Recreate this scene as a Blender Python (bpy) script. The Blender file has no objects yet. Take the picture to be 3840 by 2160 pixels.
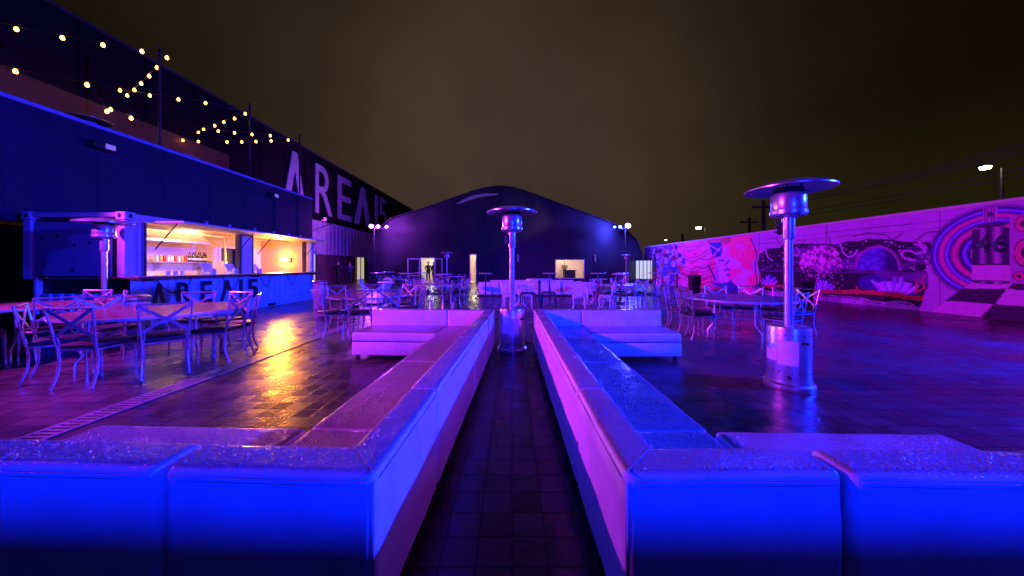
import bpy, bmesh, math, random
import numpy as np
from mathutils import Vector, Matrix
random.seed(7)
R = math.radians
S = bpy.context.scene
COL = S.collection

# ------------------------------------------------------------------ camera
cam = bpy.data.cameras.new("camera")
cam.sensor_width = 36.0
cam.lens = 11.18
cam.shift_y = -0.0208
cam.clip_start = 0.05
cam.clip_end = 2000
camo = bpy.data.objects.new("camera", cam)
camo.location = (0, 0, 1.32)
camo.rotation_euler = (R(90), 0, 0)
COL.objects.link(camo)
S.camera = camo

# ------------------------------------------------------------------ world: light polluted overcast night sky
W = bpy.data.worlds.new("World")
S.world = W
W.use_nodes = True
wt = W.node_tree
wt.nodes.clear()


def wn(t, **kw):
    n = wt.nodes.new(t)
    for k, v in kw.items():
        setattr(n, k, v)
    return n


w_out = wn('ShaderNodeOutputWorld')
w_bg = wn('ShaderNodeBackground')
w_tc = wn('ShaderNodeTexCoord')
w_dot = wn('ShaderNodeVectorMath', operation='DOT_PRODUCT')
w_dot.inputs[1].default_value = Vector((-0.03, 0.965, 0.26)).normalized()
w_ramp = wn('ShaderNodeValToRGB')
e = w_ramp.color_ramp.elements
e[0].position = 0.30
e[0].color = (0.0022, 0.0015, 0.0007, 1)
e[1].position = 1.0
e[1].color = (0.056, 0.0345, 0.0255, 1)
for p, c in ((0.62, (0.0072, 0.0048, 0.0020, 1)), (0.78, (0.018, 0.0112, 0.0062, 1)), (0.90, (0.037, 0.0225, 0.0145, 1))):
    q = e.new(p)
    q.color = c
w_noise = wn('ShaderNodeTexNoise')
w_noise.inputs['Scale'].default_value = 2.2
w_noise.inputs['Detail'].default_value = 5
w_map = wn('ShaderNodeMapRange')
w_map.inputs['From Min'].default_value = 0.3
w_map.inputs['From Max'].default_value = 0.7
w_map.inputs['To Min'].default_value = 0.74
w_map.inputs['To Max'].default_value = 1.24
w_mul = wn('ShaderNodeMix', data_type='RGBA', blend_type='MULTIPLY')
w_mul.inputs[0].default_value = 1.0
# greenish sodium glow low on the right
w_sep = wn('ShaderNodeSeparateXYZ')
w_gx = wn('ShaderNodeMapRange')
w_gx.inputs['From Min'].default_value = 0.25
w_gx.inputs['From Max'].default_value = 0.8
w_gz = wn('ShaderNodeMapRange')
w_gz.inputs['From Min'].default_value = 0.32
w_gz.inputs['From Max'].default_value = 0.0
w_gm = wn('ShaderNodeMath', operation='MULTIPLY')
w_add = wn('ShaderNodeMix', data_type='RGBA', blend_type='ADD')
w_add.inputs[7].default_value = (0.012, 0.0105, 0.001, 1)
L = wt.links.new
L(w_tc.outputs['Generated'], w_dot.inputs[0])
L(w_dot.outputs['Value'], w_ramp.inputs[0])
L(w_tc.outputs['Generated'], w_noise.inputs['Vector'])
L(w_noise.outputs['Fac'], w_map.inputs['Value'])
L(w_ramp.outputs['Color'], w_mul.inputs[6])
L(w_map.outputs['Result'], w_mul.inputs[7])
L(w_tc.outputs['Generated'], w_sep.inputs[0])
L(w_sep.outputs['X'], w_gx.inputs['Value'])
L(w_sep.outputs['Z'], w_gz.inputs['Value'])
L(w_gx.outputs['Result'], w_gm.inputs[0])
L(w_gz.outputs['Result'], w_gm.inputs[1])
L(w_gm.outputs[0], w_add.inputs[0])
L(w_mul.outputs[2], w_add.inputs[6])
L(w_add.outputs[2], w_bg.inputs['Color'])
w_bg.inputs['Strength'].default_value = 1.0
L(w_bg.outputs[0], w_out.inputs[0])

# ------------------------------------------------------------------ exposure / render
S.view_settings.view_transform = 'Standard'
S.view_settings.look = 'None'
S.view_settings.exposure = 0.0
S.view_settings.gamma = 1.0
S.render.engine = 'CYCLES'
S.cycles.use_denoising = True
S.cycles.max_bounces = 6
S.cycles.diffuse_bounces = 3
S.cycles.glossy_bounces = 3
S.cycles.sample_clamp_indirect = 6.0
S.cycles.use_light_tree = True

# lamp colours and powers (yard floodlights, kitchen lamps and a fill added for the sign)
BLUE = (0.004, 0.016, 1.0)
REAR = (0.0, 0.010, 1.0)
VIOLET = (0.42, 0.05, 1.0)
MAGENTA = (0.55, 0.03, 0.80)
P_LEFT = 9800.0      # magenta wall light on the dark container wall, left
P_RIGHT = 30000.0     # blue pole light, right behind the lounge
P_REAR = 7600.0      # blue pole light, behind the photographer
P_FAR_L = 1700.0     # violet cluster on the far left mast
P_FAR_R = 2900.0     # blue cluster on the far right mast
P_MURAL = 14000.0    # magenta head on the far left mast aimed at the mural
P_KITCHEN = 24.0
P_SIGN_FILL = 2000.0  # fill added to brighten the hall letters
P_KSPOT = 1000.0


def lamp(name, kind, loc, color, power, target=None, angle=160, blend=0.6, size=0.12, parent=None):
    l = bpy.data.lights.new(name, kind)
    l.color = color
    l.energy = power
    l.shadow_soft_size = size
    o = bpy.data.objects.new(name, l)
    COL.objects.link(o)
    o.location = loc
    if kind == 'SPOT':
        l.spot_size = R(angle)
        l.spot_blend = blend
    if target is not None:
        d = Vector(target) - Vector(loc)
        o.rotation_euler = d.to_track_quat('-Z', 'Y').to_euler()
    return o


# ------------------------------------------------------------------ materials
def mat(name, color=(0.5, 0.5, 0.5), rough=0.5, metal=0.0, var=0.15, vscale=3.0, bump=0.0, bscale=40.0,
        rvar=0.0, emit=None, estr=0.0, spec=0.5, coat=0.0, wave=None):
    m = bpy.data.materials.new(name)
    m.use_nodes = True
    nt = m.node_tree
    p = nt.nodes['Principled BSDF']
    p.inputs['Roughness'].default_value = rough
    p.inputs['Metallic'].default_value = metal
    p.inputs['Specular IOR Level'].default_value = spec
    p.inputs['Coat Weight'].default_value = coat
    p.inputs['Coat Roughness'].default_value = 0.12
    tc = nt.nodes.new('ShaderNodeTexCoord')
    nz = nt.nodes.new('ShaderNodeTexNoise')
    nz.inputs['Scale'].default_value = vscale
    nz.inputs['Detail'].default_value = 6
    nt.links.new(tc.outputs['Object'], nz.inputs['Vector'])
    cr = nt.nodes.new('ShaderNodeValToRGB')
    cr.color_ramp.elements[0].position = 0.3
    cr.color_ramp.elements[1].position = 0.7
    cr.color_ramp.elements[0].color = tuple(c * (1 - var) for c in color) + (1,)
    cr.color_ramp.elements[1].color = tuple(min(1, c * (1 + var)) for c in color) + (1,)
    nt.links.new(nz.outputs['Fac'], cr.inputs[0])
    nt.links.new(cr.outputs[0], p.inputs['Base Color'])
    if rvar:
        mr = nt.nodes.new('ShaderNodeMapRange')
        mr.inputs['From Min'].default_value = 0.3
        mr.inputs['From Max'].default_value = 0.7
        mr.inputs['To Min'].default_value = max(0.02, rough - rvar)
        mr.inputs['To Max'].default_value = min(1, rough + rvar)
        nt.links.new(nz.outputs['Fac'], mr.inputs['Value'])
        nt.links.new(mr.outputs[0], p.inputs['Roughness'])
    if bump:
        n2 = nt.nodes.new('ShaderNodeTexNoise')
        n2.inputs['Scale'].default_value = bscale
        n2.inputs['Detail'].default_value = 4
        nt.links.new(tc.outputs['Object'], n2.inputs['Vector'])
        b = nt.nodes.new('ShaderNodeBump')
        b.inputs['Strength'].default_value = bump
        b.inputs['Distance'].default_value = 0.01
        nt.links.new(n2.outputs['Fac'], b.inputs['Height'])
        nt.links.new(b.outputs[0], p.inputs['Normal'])
    if emit:
        p.inputs['Emission Color'].default_value = tuple(emit) + (1,)
        p.inputs['Emission Strength'].default_value = estr
    return m


M = {}
M['steel'] = mat('brushed_steel', (0.60, 0.60, 0.62), 0.30, 0.85, 0.06, 5, 0.0, 90, 0.04)
M['chair_metal'] = mat('silver_chair_metal', (0.42, 0.42, 0.44), 0.28, 0.55, 0.12, 9, rvar=0.08)
M['seat_black'] = mat('black_vinyl', (0.018, 0.016, 0.018), 0.42, 0, 0.3, 7, 0.2, 60)
M['wood'] = mat('wet_varnished_wood', (0.24, 0.028, 0.016), 0.11, 0, 0.35, 2.5, 0.05, 9, 0.03)
M['edge'] = mat('aluminium_edge', (0.62, 0.6, 0.6), 0.32, 0.6)
M['white_cast'] = mat('white_cast_aluminium', (0.78, 0.78, 0.76), 0.4, 0, 0.08, 8)
M['dark_metal'] = mat('dark_painted_metal', (0.05, 0.05, 0.055), 0.4, 0.3, 0.2)
M['black'] = mat('black_plastic', (0.012, 0.012, 0.013), 0.5, 0, 0.2)
M['tabletop_grey'] = mat('grey_metal_tabletop', (0.55, 0.54, 0.56), 0.25, 0.4, 0.15, 4)
M['navy_panel'] = mat('navy_container_paint', (0.010, 0.011, 0.045), 0.5, 0, 0.25, 0.7, 0.12, 3, 0.08, spec=0.35)
M['rail_paint'] = mat('pale_blue_rail_paint', (0.30, 0.34, 0.5), 0.4, 0, 0.12)
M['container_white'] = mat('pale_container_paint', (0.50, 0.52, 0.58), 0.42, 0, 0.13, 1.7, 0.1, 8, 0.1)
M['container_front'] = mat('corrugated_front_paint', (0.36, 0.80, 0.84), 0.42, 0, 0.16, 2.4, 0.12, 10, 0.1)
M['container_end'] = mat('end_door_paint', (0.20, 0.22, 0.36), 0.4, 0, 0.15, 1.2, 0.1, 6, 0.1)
M['letter_dark'] = mat('dark_letter_paint', (0.012, 0.013, 0.04), 0.5, 0, 0.25, 6)
M['letter_white'] = mat('white_sign_letter', (0.30, 0.30, 0.30), 0.5, 0, 0.1)
M['string_glow_wall'] = mat('string_glow_brown', (0.12, 0.06, 0.025), 0.7, 0, 0.2, 0.8, spec=0.05)  # glow of the string lights put into the wall colour
M['building_dark'] = mat('dark_building_cladding', (0.010, 0.008, 0.009), 0.6, 0, 0.25, 0.5, 0.1, 2, spec=0.04)
M['building_lower'] = mat('pale_corrugated_cladding', (0.36, 0.30, 0.34), 0.55, 0, 0.15, 0.8)
M['building_ground'] = mat('dark_purple_wall', (0.13, 0.05, 0.07), 0.6, 0, 0.25, 1.0)
M['facade'] = mat('dark_metal_facade', (0.016, 0.016, 0.026), 0.45, 0.0, 0.35, 0.55, 0.15, 1.5, 0.1)
M['kitchen_wall'] = mat('kitchen_wall_panel', (0.80, 0.66, 0.56), 0.4, 0, 0.08, 1.5)
M['kitchen_tan'] = mat('tan_end_wall', (0.80, 0.42, 0.20), 0.6, 0, 0.08, 1.5)
M['counter'] = mat('steel_counter', (0.5, 0.47, 0.45), 0.3, 0.5, 0.2, 4)
M['counter_wood'] = mat('dark_counter_edge', (0.18, 0.07, 0.045), 0.35, 0, 0.25, 4)
M['paper'] = mat('white_plastic', (0.8, 0.79, 0.76), 0.45, 0, 0.06)
M['bottle'] = mat('dark_glass', (0.02, 0.01, 0.008), 0.1, 0, 0.2)
M['can_red'] = mat('red_can', (0.55, 0.05, 0.03), 0.3, 0.3)
M['can_gold'] = mat('gold_can', (0.65, 0.42, 0.08), 0.3, 0.3)
M['can_white'] = mat('white_can', (0.78, 0.76, 0.74), 0.3, 0.1)
M['cable'] = mat('black_cable', (0.015, 0.015, 0.018), 0.55)
M['concrete'] = mat('pale_concrete', (0.50, 0.45, 0.47), 0.7, 0, 0.12, 1.3, 0.2, 20)
M['pole_wood'] = mat('weathered_pole', (0.05, 0.04, 0.03), 0.8, 0, 0.3)
M['glass_dark'] = mat('dark_glazing', (0.02, 0.02, 0.035), 0.06, 0, 0.2)
M['frame_violet'] = mat('pale_door_frame', (0.5, 0.48, 0.52), 0.35, 0.3)
M['hair'] = mat('dark_hair', (0.012, 0.009, 0.007), 0.6)
M['label_plate'] = mat('pale_label_plate', (0.72, 0.70, 0.70), 0.3, 0.1, 0.08, 12)
M['copper'] = mat('brushed_dome_steel', (0.60, 0.55, 0.52), 0.2, 0.9, 0.1)
M['grate'] = mat('galvanised_grate', (0.34, 0.34, 0.36), 0.34, 0.6, 0.2, 8, rvar=0.1)
M['skin'] = mat('skin', (0.42, 0.26, 0.19), 0.55, 0, 0.1)


def emat(name, col, strength):
    return mat(name, (0.3, 0.3, 0.3), 0.5, 0, 0.0, emit=col, estr=strength)


M['bulb'] = emat('warm_bulb', (1.0, 0.40, 0.035), 16)
M['flood_white'] = emat('blue_white_led', (0.62, 0.55, 1.0), 26)
M['flood_blue'] = emat('blue_led', (0.10, 0.22, 1.0), 22)
M['flood_pink'] = emat('pink_led', (1.0, 0.35, 1.0), 24)
M['street'] = emat('sodium_lamp', (1.0, 0.80, 0.40), 40)
M['kitchen_lamp'] = emat('kitchen_lamp', (1.0, 0.42, 0.08), 60)
M['room_light'] = emat('lit_room_wall', (1.0, 0.80, 0.55), 0.55)
M['room_cool'] = emat('cool_lit_room_wall', (0.92, 1.0, 0.84), 0.6)
M['pink_glow'] = emat('pink_wall_lamp', (0.9, 0.12, 0.9), 1.2)
M['lens_sheen'] = emat('lens_sheen_glow', (0.25, 0.12, 0.9), 0.8)  # reflection on the wall light lenses, put in as a faint glow


def wet_vinyl():
    m = bpy.data.materials.new('wet_white_vinyl')
    m.use_nodes = True
    nt = m.node_tree
    N = nt.nodes
    lk = nt.links.new
    p = N['Principled BSDF']
    tc = N.new('ShaderNodeTexCoord')
    geo = N.new('ShaderNodeNewGeometry')
    # base colour: white vinyl, slight grime
    nz = N.new('ShaderNodeTexNoise')
    nz.inputs['Scale'].default_value = 4.0
    nz.inputs['Detail'].default_value = 8
    nz.inputs['Roughness'].default_value = 0.65
    lk(geo.outputs['Position'], nz.inputs['Vector'])
    cr = N.new('ShaderNodeValToRGB')
    cr.color_ramp.elements[0].position = 0.30
    cr.color_ramp.elements[0].color = (0.60, 0.60, 0.61, 1)
    cr.color_ramp.elements[1].position = 0.62
    cr.color_ramp.elements[1].color = (0.78, 0.78, 0.78, 1)
    lk(nz.outputs['Fac'], cr.inputs[0])
    # upward mask
    sp = N.new('ShaderNodeSeparateXYZ')
    lk(geo.outputs['Normal'], sp.inputs[0])
    up = N.new('ShaderNodeMapRange')
    up.inputs['From Min'].default_value = 0.55
    up.inputs['From Max'].default_value = 0.92
    lk(sp.outputs['Z'], up.inputs['Value'])
    # drops: two sizes
    hs = []
    for sc, lo, hi, seedoff in ((70.0, 0.18, 0.44, 0.0), (150.0, 0.15, 0.42, 3.0)):
        v = N.new('ShaderNodeTexVoronoi')
        v.inputs['Scale'].default_value = sc
        lk(geo.outputs['Position'], v.inputs['Vector'])
        mr = N.new('ShaderNodeMapRange')
        mr.interpolation_type = 'SMOOTHSTEP'
        mr.inputs['From Min'].default_value = hi
        mr.inputs['From Max'].default_value = lo * 0.2
        lk(v.outputs['Distance'], mr.inputs['Value'])
        # only part of the cells carry a drop
        sc_ = N.new('ShaderNodeSeparateColor')
        lk(v.outputs['Color'], sc_.inputs[0])
        gt = N.new('ShaderNodeMath')
        gt.operation = 'GREATER_THAN'
        gt.inputs[1].default_value = 0.30
        lk(sc_.outputs[0], gt.inputs[0])
        mu = N.new('ShaderNodeMath')
        mu.operation = 'MULTIPLY'
        lk(mr.outputs[0], mu.inputs[0])
        lk(gt.outputs[0], mu.inputs[1])
        hs.append((mu, 1.0 if sc < 100 else 0.5))
    ad = N.new('ShaderNodeMath')
    ad.operation = 'MULTIPLY_ADD'
    lk(hs[1][0].outputs[0], ad.inputs[0])
    ad.inputs[1].default_value = 0.5
    lk(hs[0][0].outputs[0], ad.inputs[2])
    # patches where the film of rain has run together
    pz = N.new('ShaderNodeTexNoise')
    pz.inputs['Scale'].default_value = 7.0
    pz.inputs['Detail'].default_value = 3
    lk(geo.outputs['Position'], pz.inputs['Vector'])
    pm = N.new('ShaderNodeMapRange')
    pm.inputs['From Min'].default_value = 0.36
    pm.inputs['From Max'].default_value = 0.5
    lk(pz.outputs['Fac'], pm.inputs['Value'])
    mk = N.new('ShaderNodeMath')
    mk.operation = 'MULTIPLY'
    lk(up.outputs[0], mk.inputs[0])
    lk(pm.outputs[0], mk.inputs[1])
    hd = N.new('ShaderNodeMath')
    hd.operation = 'MULTIPLY'
    lk(ad.outputs[0], hd.inputs[0])
    lk(mk.outputs[0], hd.inputs[1])
    b = N.new('ShaderNodeBump')
    b.inputs['Strength'].default_value = 1.0
    b.inputs['Distance'].default_value = 0.0045
    lk(hd.outputs[0], b.inputs['Height'])
    # soft wrinkles of the cover
    wz = N.new('ShaderNodeTexNoise')
    wz.inputs['Scale'].default_value = 6.0
    wz.inputs['Detail'].default_value = 3
    lk(geo.outputs['Position'], wz.inputs['Vector'])
    b2 = N.new('ShaderNodeBump')
    b2.inputs['Strength'].default_value = 0.25
    b2.inputs['Distance'].default_value = 0.03
    lk(wz.outputs['Fac'], b2.inputs['Height'])
    lk(b2.outputs[0], b.inputs['Normal'])
    lk(b.outputs[0], p.inputs['Normal'])
    # dimmer light on the tops is painted in: upward faces get darker
    dk = N.new('ShaderNodeMix')
    dk.data_type = 'RGBA'
    dk.blend_type = 'MULTIPLY'
    dk.inputs[7].default_value = (0.36, 0.36, 0.38, 1)
    lk(up.outputs[0], dk.inputs[0])
    lk(cr.outputs[0], dk.inputs[6])
    lk(dk.outputs[2], p.inputs['Base Color'])
    rr = N.new('ShaderNodeMapRange')
    rr.inputs['To Min'].default_value = 0.38
    rr.inputs['To Max'].default_value = 0.16
    lk(up.outputs[0], rr.inputs['Value'])
    lk(rr.outputs[0], p.inputs['Roughness'])
    p.inputs['Specular IOR Level'].default_value = 0.22
    return m


M['vinyl'] = wet_vinyl()
M['seam'] = mat('grey_seam', (0.22, 0.22, 0.24), 0.6)


def wet_pavers():
    m = bpy.data.materials.new('wet_pavers')
    m.use_nodes = True
    nt = m.node_tree
    N = nt.nodes
    lk = nt.links.new
    p = N['Principled BSDF']
    geo = N.new('ShaderNodeNewGeometry')
    br = N.new('ShaderNodeTexBrick')
    br.offset = 0.0
    br.inputs['Scale'].default_value = 1.0
    br.inputs['Brick Width'].default_value = 0.162
    br.inputs['Row Height'].default_value = 0.155
    br.inputs['Mortar Size'].default_value = 0.006
    br.inputs['Mortar Smooth'].default_value = 0.35
    br.inputs['Color1'].default_value = (0.036, 0.028, 0.028, 1)
    br.inputs['Color2'].default_value = (0.066, 0.050, 0.050, 1)
    br.inputs['Mortar'].default_value = (0.006, 0.005, 0.006, 1)
    lk(geo.outputs['Position'], br.inputs['Vector'])
    nz = N.new('ShaderNodeTexNoise')
    nz.inputs['Scale'].default_value = 0.55
    nz.inputs['Detail'].default_value = 6
    nz.inputs['Roughness'].default_value = 0.6
    nz.inputs['Distortion'].default_value = 0.6
    lk(geo.outputs['Position'], nz.inputs['Vector'])
    # colour patches
    cr = N.new('ShaderNodeMapRange')
    cr.inputs['From Min'].default_value = 0.3
    cr.inputs['From Max'].default_value = 0.7
    cr.inputs['To Min'].default_value = 0.40
    cr.inputs['To Max'].default_value = 1.5
    lk(nz.outputs['Fac'], cr.inputs['Value'])
    mx = N.new('ShaderNodeMix')
    mx.data_type = 'RGBA'
    mx.blend_type = 'MULTIPLY'
    mx.inputs[0].default_value = 1
    lk(br.outputs['Color'], mx.inputs[6])
    lk(cr.outputs[0], mx.inputs[7])
    lk(mx.outputs[2], p.inputs['Base Color'])
    # film of water: mostly glossy, drier islands
    rm = N.new('ShaderNodeMapRange')
    rm.inputs['From Min'].default_value = 0.34
    rm.inputs['From Max'].default_value = 0.66
    rm.inputs['To Min'].default_value = 0.14
    rm.inputs['To Max'].default_value = 0.34
    lk(nz.outputs['Fac'], rm.inputs['Value'])
    b3 = N.new('ShaderNodeTexBrick')
    b3.offset = 0.0
    for k_, v_ in (('Scale', 1.0), ('Brick Width', 0.162), ('Row Height', 0.155), ('Mortar Size', 0.006), ('Mortar Smooth', 0.35)):
        b3.inputs[k_].default_value = v_
    b3.inputs['Color1'].default_value = (0, 0, 0, 1)
    b3.inputs['Color2'].default_value = (1, 1, 1, 1)
    b3.inputs['Mortar'].default_value = (1, 1, 1, 1)
    lk(geo.outputs['Position'], b3.inputs['Vector'])
    ra = N.new('ShaderNodeMath')
    ra.operation = 'MULTIPLY_ADD'
    ra.inputs[1].default_value = 0.10
    lk(b3.outputs['Color'], ra.inputs[0])
    lk(rm.outputs[0], ra.inputs[2])
    lk(ra.outputs[0], p.inputs['Roughness'])
    p.inputs['Specular IOR Level'].default_value = 0.45
    # bumps: joints + grain + tilt of each stone
    fz = N.new('ShaderNodeTexNoise')
    fz.inputs['Scale'].default_value = 22
    fz.inputs['Detail'].default_value = 5
    lk(geo.outputs['Position'], fz.inputs['Vector'])
    b1 = N.new('ShaderNodeBump')
    b1.inputs['Strength'].default_value = 0.35
    b1.inputs['Distance'].default_value = 0.008
    lk(fz.outputs['Fac'], b1.inputs['Height'])
    b2 = N.new('ShaderNodeBump')
    b2.inputs['Strength'].default_value = 1.0
    b2.inputs['Distance'].default_value = 0.010
    b2.invert = True
    lk(br.outputs['Fac'], b2.inputs['Height'])
    lk(b1.outputs[0], b2.inputs['Normal'])
    # every stone lies at its own slight tilt
    sc1 = N.new('ShaderNodeMath')
    sc1.operation = 'MULTIPLY'
    sc1.inputs[1].default_value = 41.0
    lk(b3.outputs['Color'], sc1.inputs[0])
    sx_ = N.new('ShaderNodeMath')
    sx_.operation = 'SINE'
    lk(sc1.outputs[0], sx_.inputs[0])
    sc2 = N.new('ShaderNodeMath')
    sc2.operation = 'MULTIPLY'
    sc2.inputs[1].default_value = 73.0
    lk(b3.outputs['Color'], sc2.inputs[0])
    sy_ = N.new('ShaderNodeMath')
    sy_.operation = 'SINE'
    lk(sc2.outputs[0], sy_.inputs[0])
    cv = N.new('ShaderNodeCombineXYZ')
    lk(sx_.outputs[0], cv.inputs[0])
    lk(sy_.outputs[0], cv.inputs[1])
    vs_ = N.new('ShaderNodeVectorMath')
    vs_.operation = 'SCALE'
    vs_.inputs['Scale'].default_value = 0.024
    lk(cv.outputs[0], vs_.inputs[0])
    va = N.new('ShaderNodeVectorMath')
    va.operation = 'ADD'
    lk(b2.outputs[0], va.inputs[0])
    lk(vs_.outputs[0], va.inputs[1])
    vn_ = N.new('ShaderNodeVectorMath')
    vn_.operation = 'NORMALIZE'
    lk(va.outputs[0], vn_.inputs[0])
    lk(vn_.outputs[0], p.inputs['Normal'])
    return m


M['pavers'] = wet_pavers()


def vcol_mat(name, rough=0.6):
    m = bpy.data.materials.new(name)
    m.use_nodes = True
    nt = m.node_tree
    p = nt.nodes['Principled BSDF']
    a = nt.nodes.new('ShaderNodeVertexColor')
    a.layer_name = 'paint'
    nz = nt.nodes.new('ShaderNodeTexNoise')
    nz.inputs['Scale'].default_value = 9
    nz.inputs['Detail'].default_value = 8
    tc = nt.nodes.new('ShaderNodeTexCoord')
    nt.links.new(tc.outputs['Object'], nz.inputs['Vector'])
    mr = nt.nodes.new('ShaderNodeMapRange')
    mr.inputs['From Min'].default_value = 0.3
    mr.inputs['From Max'].default_value = 0.7
    mr.inputs['To Min'].default_value = 0.88
    mr.inputs['To Max'].default_value = 1.06
    nt.links.new(nz.outputs['Fac'], mr.inputs['Value'])
    mx = nt.nodes.new('ShaderNodeMix')
    mx.data_type = 'RGBA'
    mx.blend_type = 'MULTIPLY'
    mx.inputs[0].default_value = 1
    nt.links.new(a.outputs['Color'], mx.inputs[6])
    nt.links.new(mr.outputs[0], mx.inputs[7])
    nt.links.new(mx.outputs[2], p.inputs['Base Color'])
    p.inputs['Roughness'].default_value = rough
    p.inputs['Specular IOR Level'].default_value = 0.12
    return m


# ------------------------------------------------------------------ mesh helpers
def add_box(bm, x0, x1, y0, y1, z0, z1, bev=0.0, seg=2):
    t = bmesh.new()
    bmesh.ops.create_cube(t, size=1.0)
    for v in t.verts:
        v.co = Vector(((x0 + x1) / 2 + v.co.x * (x1 - x0), (y0 + y1) / 2 + v.co.y * (y1 - y0), (z0 + z1) / 2 + v.co.z * (z1 - z0)))
    if bev:
        bmesh.ops.bevel(t, geom=list(t.edges), offset=bev, segments=seg, profile=0.5, affect='EDGES')
    me = bpy.data.meshes.new('tmp')
    t.to_mesh(me)
    t.free()
    bm.from_mesh(me)
    bpy.data.meshes.remove(me)


def add_prism(bm, poly, axis, a, b, bev=0.0, seg=2):
    """extrude a 2-D polygon along axis ('x','y','z') from a to b"""
    t = bmesh.new()

    def P(u, v, w):
        return {'x': (w, u, v), 'y': (u, w, v), 'z': (u, v, w)}[axis]
    lo = [t.verts.new(P(u, v, a)) for u, v in poly]
    hi = [t.verts.new(P(u, v, b)) for u, v in poly]
    n = len(poly)
    t.faces.new(lo)
    t.faces.new(hi[::-1])
    for i in range(n):
        t.faces.new((lo[i], hi[i], hi[(i + 1) % n], lo[(i + 1) % n]))
    bmesh.ops.recalc_face_normals(t, faces=list(t.faces))
    if bev:
        bmesh.ops.bevel(t, geom=list(t.edges), offset=bev, segments=seg, profile=0.5, affect='EDGES')
    me = bpy.data.meshes.new('tmp')
    t.to_mesh(me)
    t.free()
    bm.from_mesh(me)
    bpy.data.meshes.remove(me)


def add_tube(bm, pts, r, n=8, closed=False):
    pts = [Vector(p) for p in pts]
    k = len(pts)
    rs = r if isinstance(r, (list, tuple)) else [r] * k
    rings = []
    up = None
    for i, p in enumerate(pts):
        if closed:
            d = pts[(i + 1) % k] - pts[i - 1]
        else:
            d = pts[min(i + 1, k - 1)] - pts[max(i - 1, 0)]
        d.normalize()
        if up is None:
            a = Vector((0, 0, 1)) if abs(d.z) < 0.9 else Vector((1, 0, 0))
            up = (a - d * a.dot(d)).normalized()
        else:
            up = (up - d * up.dot(d)).normalized()
        s = d.cross(up)
        rings.append([bm.verts.new(p + (up * math.cos(2 * math.pi * j / n) + s * math.sin(2 * math.pi * j / n)) * rs[i]) for j in range(n)])
    for i in range(k if closed else k - 1):
        A, B = rings[i], rings[(i + 1) % k]
        for j in range(n):
            bm.faces.new((A[j], A[(j + 1) % n], B[(j + 1) % n], B[j]))
    if not closed:
        bm.faces.new(rings[0][::-1])
        bm.faces.new(rings[-1])


def add_lathe(bm, prof, n=24, c=(0, 0, 0)):
    rings = []
    for r, z in prof:
        if r < 1e-5:
            rings.append([bm.verts.new((c[0], c[1], c[2] + z))])
        else:
            rings.append([bm.verts.new((c[0] + r * math.cos(2 * math.pi * j / n), c[1] + r * math.sin(2 * math.pi * j / n), c[2] + z)) for j in range(n)])
    for A, B in zip(rings, rings[1:]):
        for j in range(n):
            a0, a1 = A[j % len(A)], A[(j + 1) % len(A)]
            b0, b1 = B[j % len(B)], B[(j + 1) % len(B)]
            vs = []
            for v in (a0, a1, b1, b0):
                if v not in vs:
                    vs.append(v)
            if len(vs) > 2:
                bm.faces.new(vs)
    if len(rings[0]) > 1:
        bm.faces.new(rings[0][::-1])
    if len(rings[-1]) > 1:
        bm.faces.new(rings[-1])


def add_strip(bm, p0, p1, width, thick, nrm):
    """flat bar from p0 to p1, its broad face towards nrm"""
    p0, p1, nrm = Vector(p0), Vector(p1), Vector(nrm)
    d = (p1 - p0).normalized()
    nrm = (nrm - d * nrm.dot(d)).normalized()
    s = d.cross(nrm)
    vs = []
    for p in (p0, p1):
        for a, b in ((-1, -1), (1, -1), (1, 1), (-1, 1)):
            vs.append(bm.verts.new(p + s * a * width / 2 + nrm * b * thick / 2))
    f = bm.faces.new
    f((vs[0], vs[1], vs[2], vs[3]))
    f((vs[4], vs[7], vs[6], vs[5]))
    for i in range(4):
        j = (i + 1) % 4
        f((vs[i], vs[i + 4], vs[j + 4], vs[j]))


def obj(name, bm, m, parent=None, smooth=True, ang=35):
    me = bpy.data.meshes.new(name)
    bmesh.ops.recalc_face_normals(bm, faces=list(bm.faces))
    bm.to_mesh(me)
    bm.free()
    if smooth:
        me.polygons.foreach_set('use_smooth', [True] * len(me.polygons))
        me.set_sharp_from_angle(angle=R(ang))
    me.materials.append(M[m] if isinstance(m, str) else m)
    o = bpy.data.objects.new(name, me)
    COL.objects.link(o)
    if parent is not None:
        o.parent = parent
    return o


def part(name, m, parent, fn, *a, **k):
    bm = bmesh.new()
    fn(bm, *a, **k)
    return obj(name, bm, m, parent)


def thing(name, label, cat, loc=(0, 0, 0), rotz=0.0, group=None):
    o = bpy.data.objects.new(name, None)
    o.empty_display_size = 0.2
    COL.objects.link(o)
    o.location = loc
    o.rotation_euler = (0, 0, rotz)
    o['label'] = label
    o['category'] = cat
    if group:
        o['group'] = group
    return o


def tag(o, label, cat, group=None):
    o['label'] = label
    o['category'] = cat
    if group:
        o['group'] = group
    return o


def struct(o):
    o['kind'] = 'structure'
    return o


def dup(root, loc, rotz, label=None, group=None):
    r = root.copy()
    COL.objects.link(r)
    r.location = loc
    r.rotation_euler = (0, 0, rotz)
    if label:
        r['label'] = label
    if group:
        r['group'] = group
    for ch in list(root.children):
        c = ch.copy()
        COL.objects.link(c)
        c.parent = r
        for g in list(ch.children):
            d = g.copy()
            COL.objects.link(d)
            d.parent = c
    return r


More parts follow.
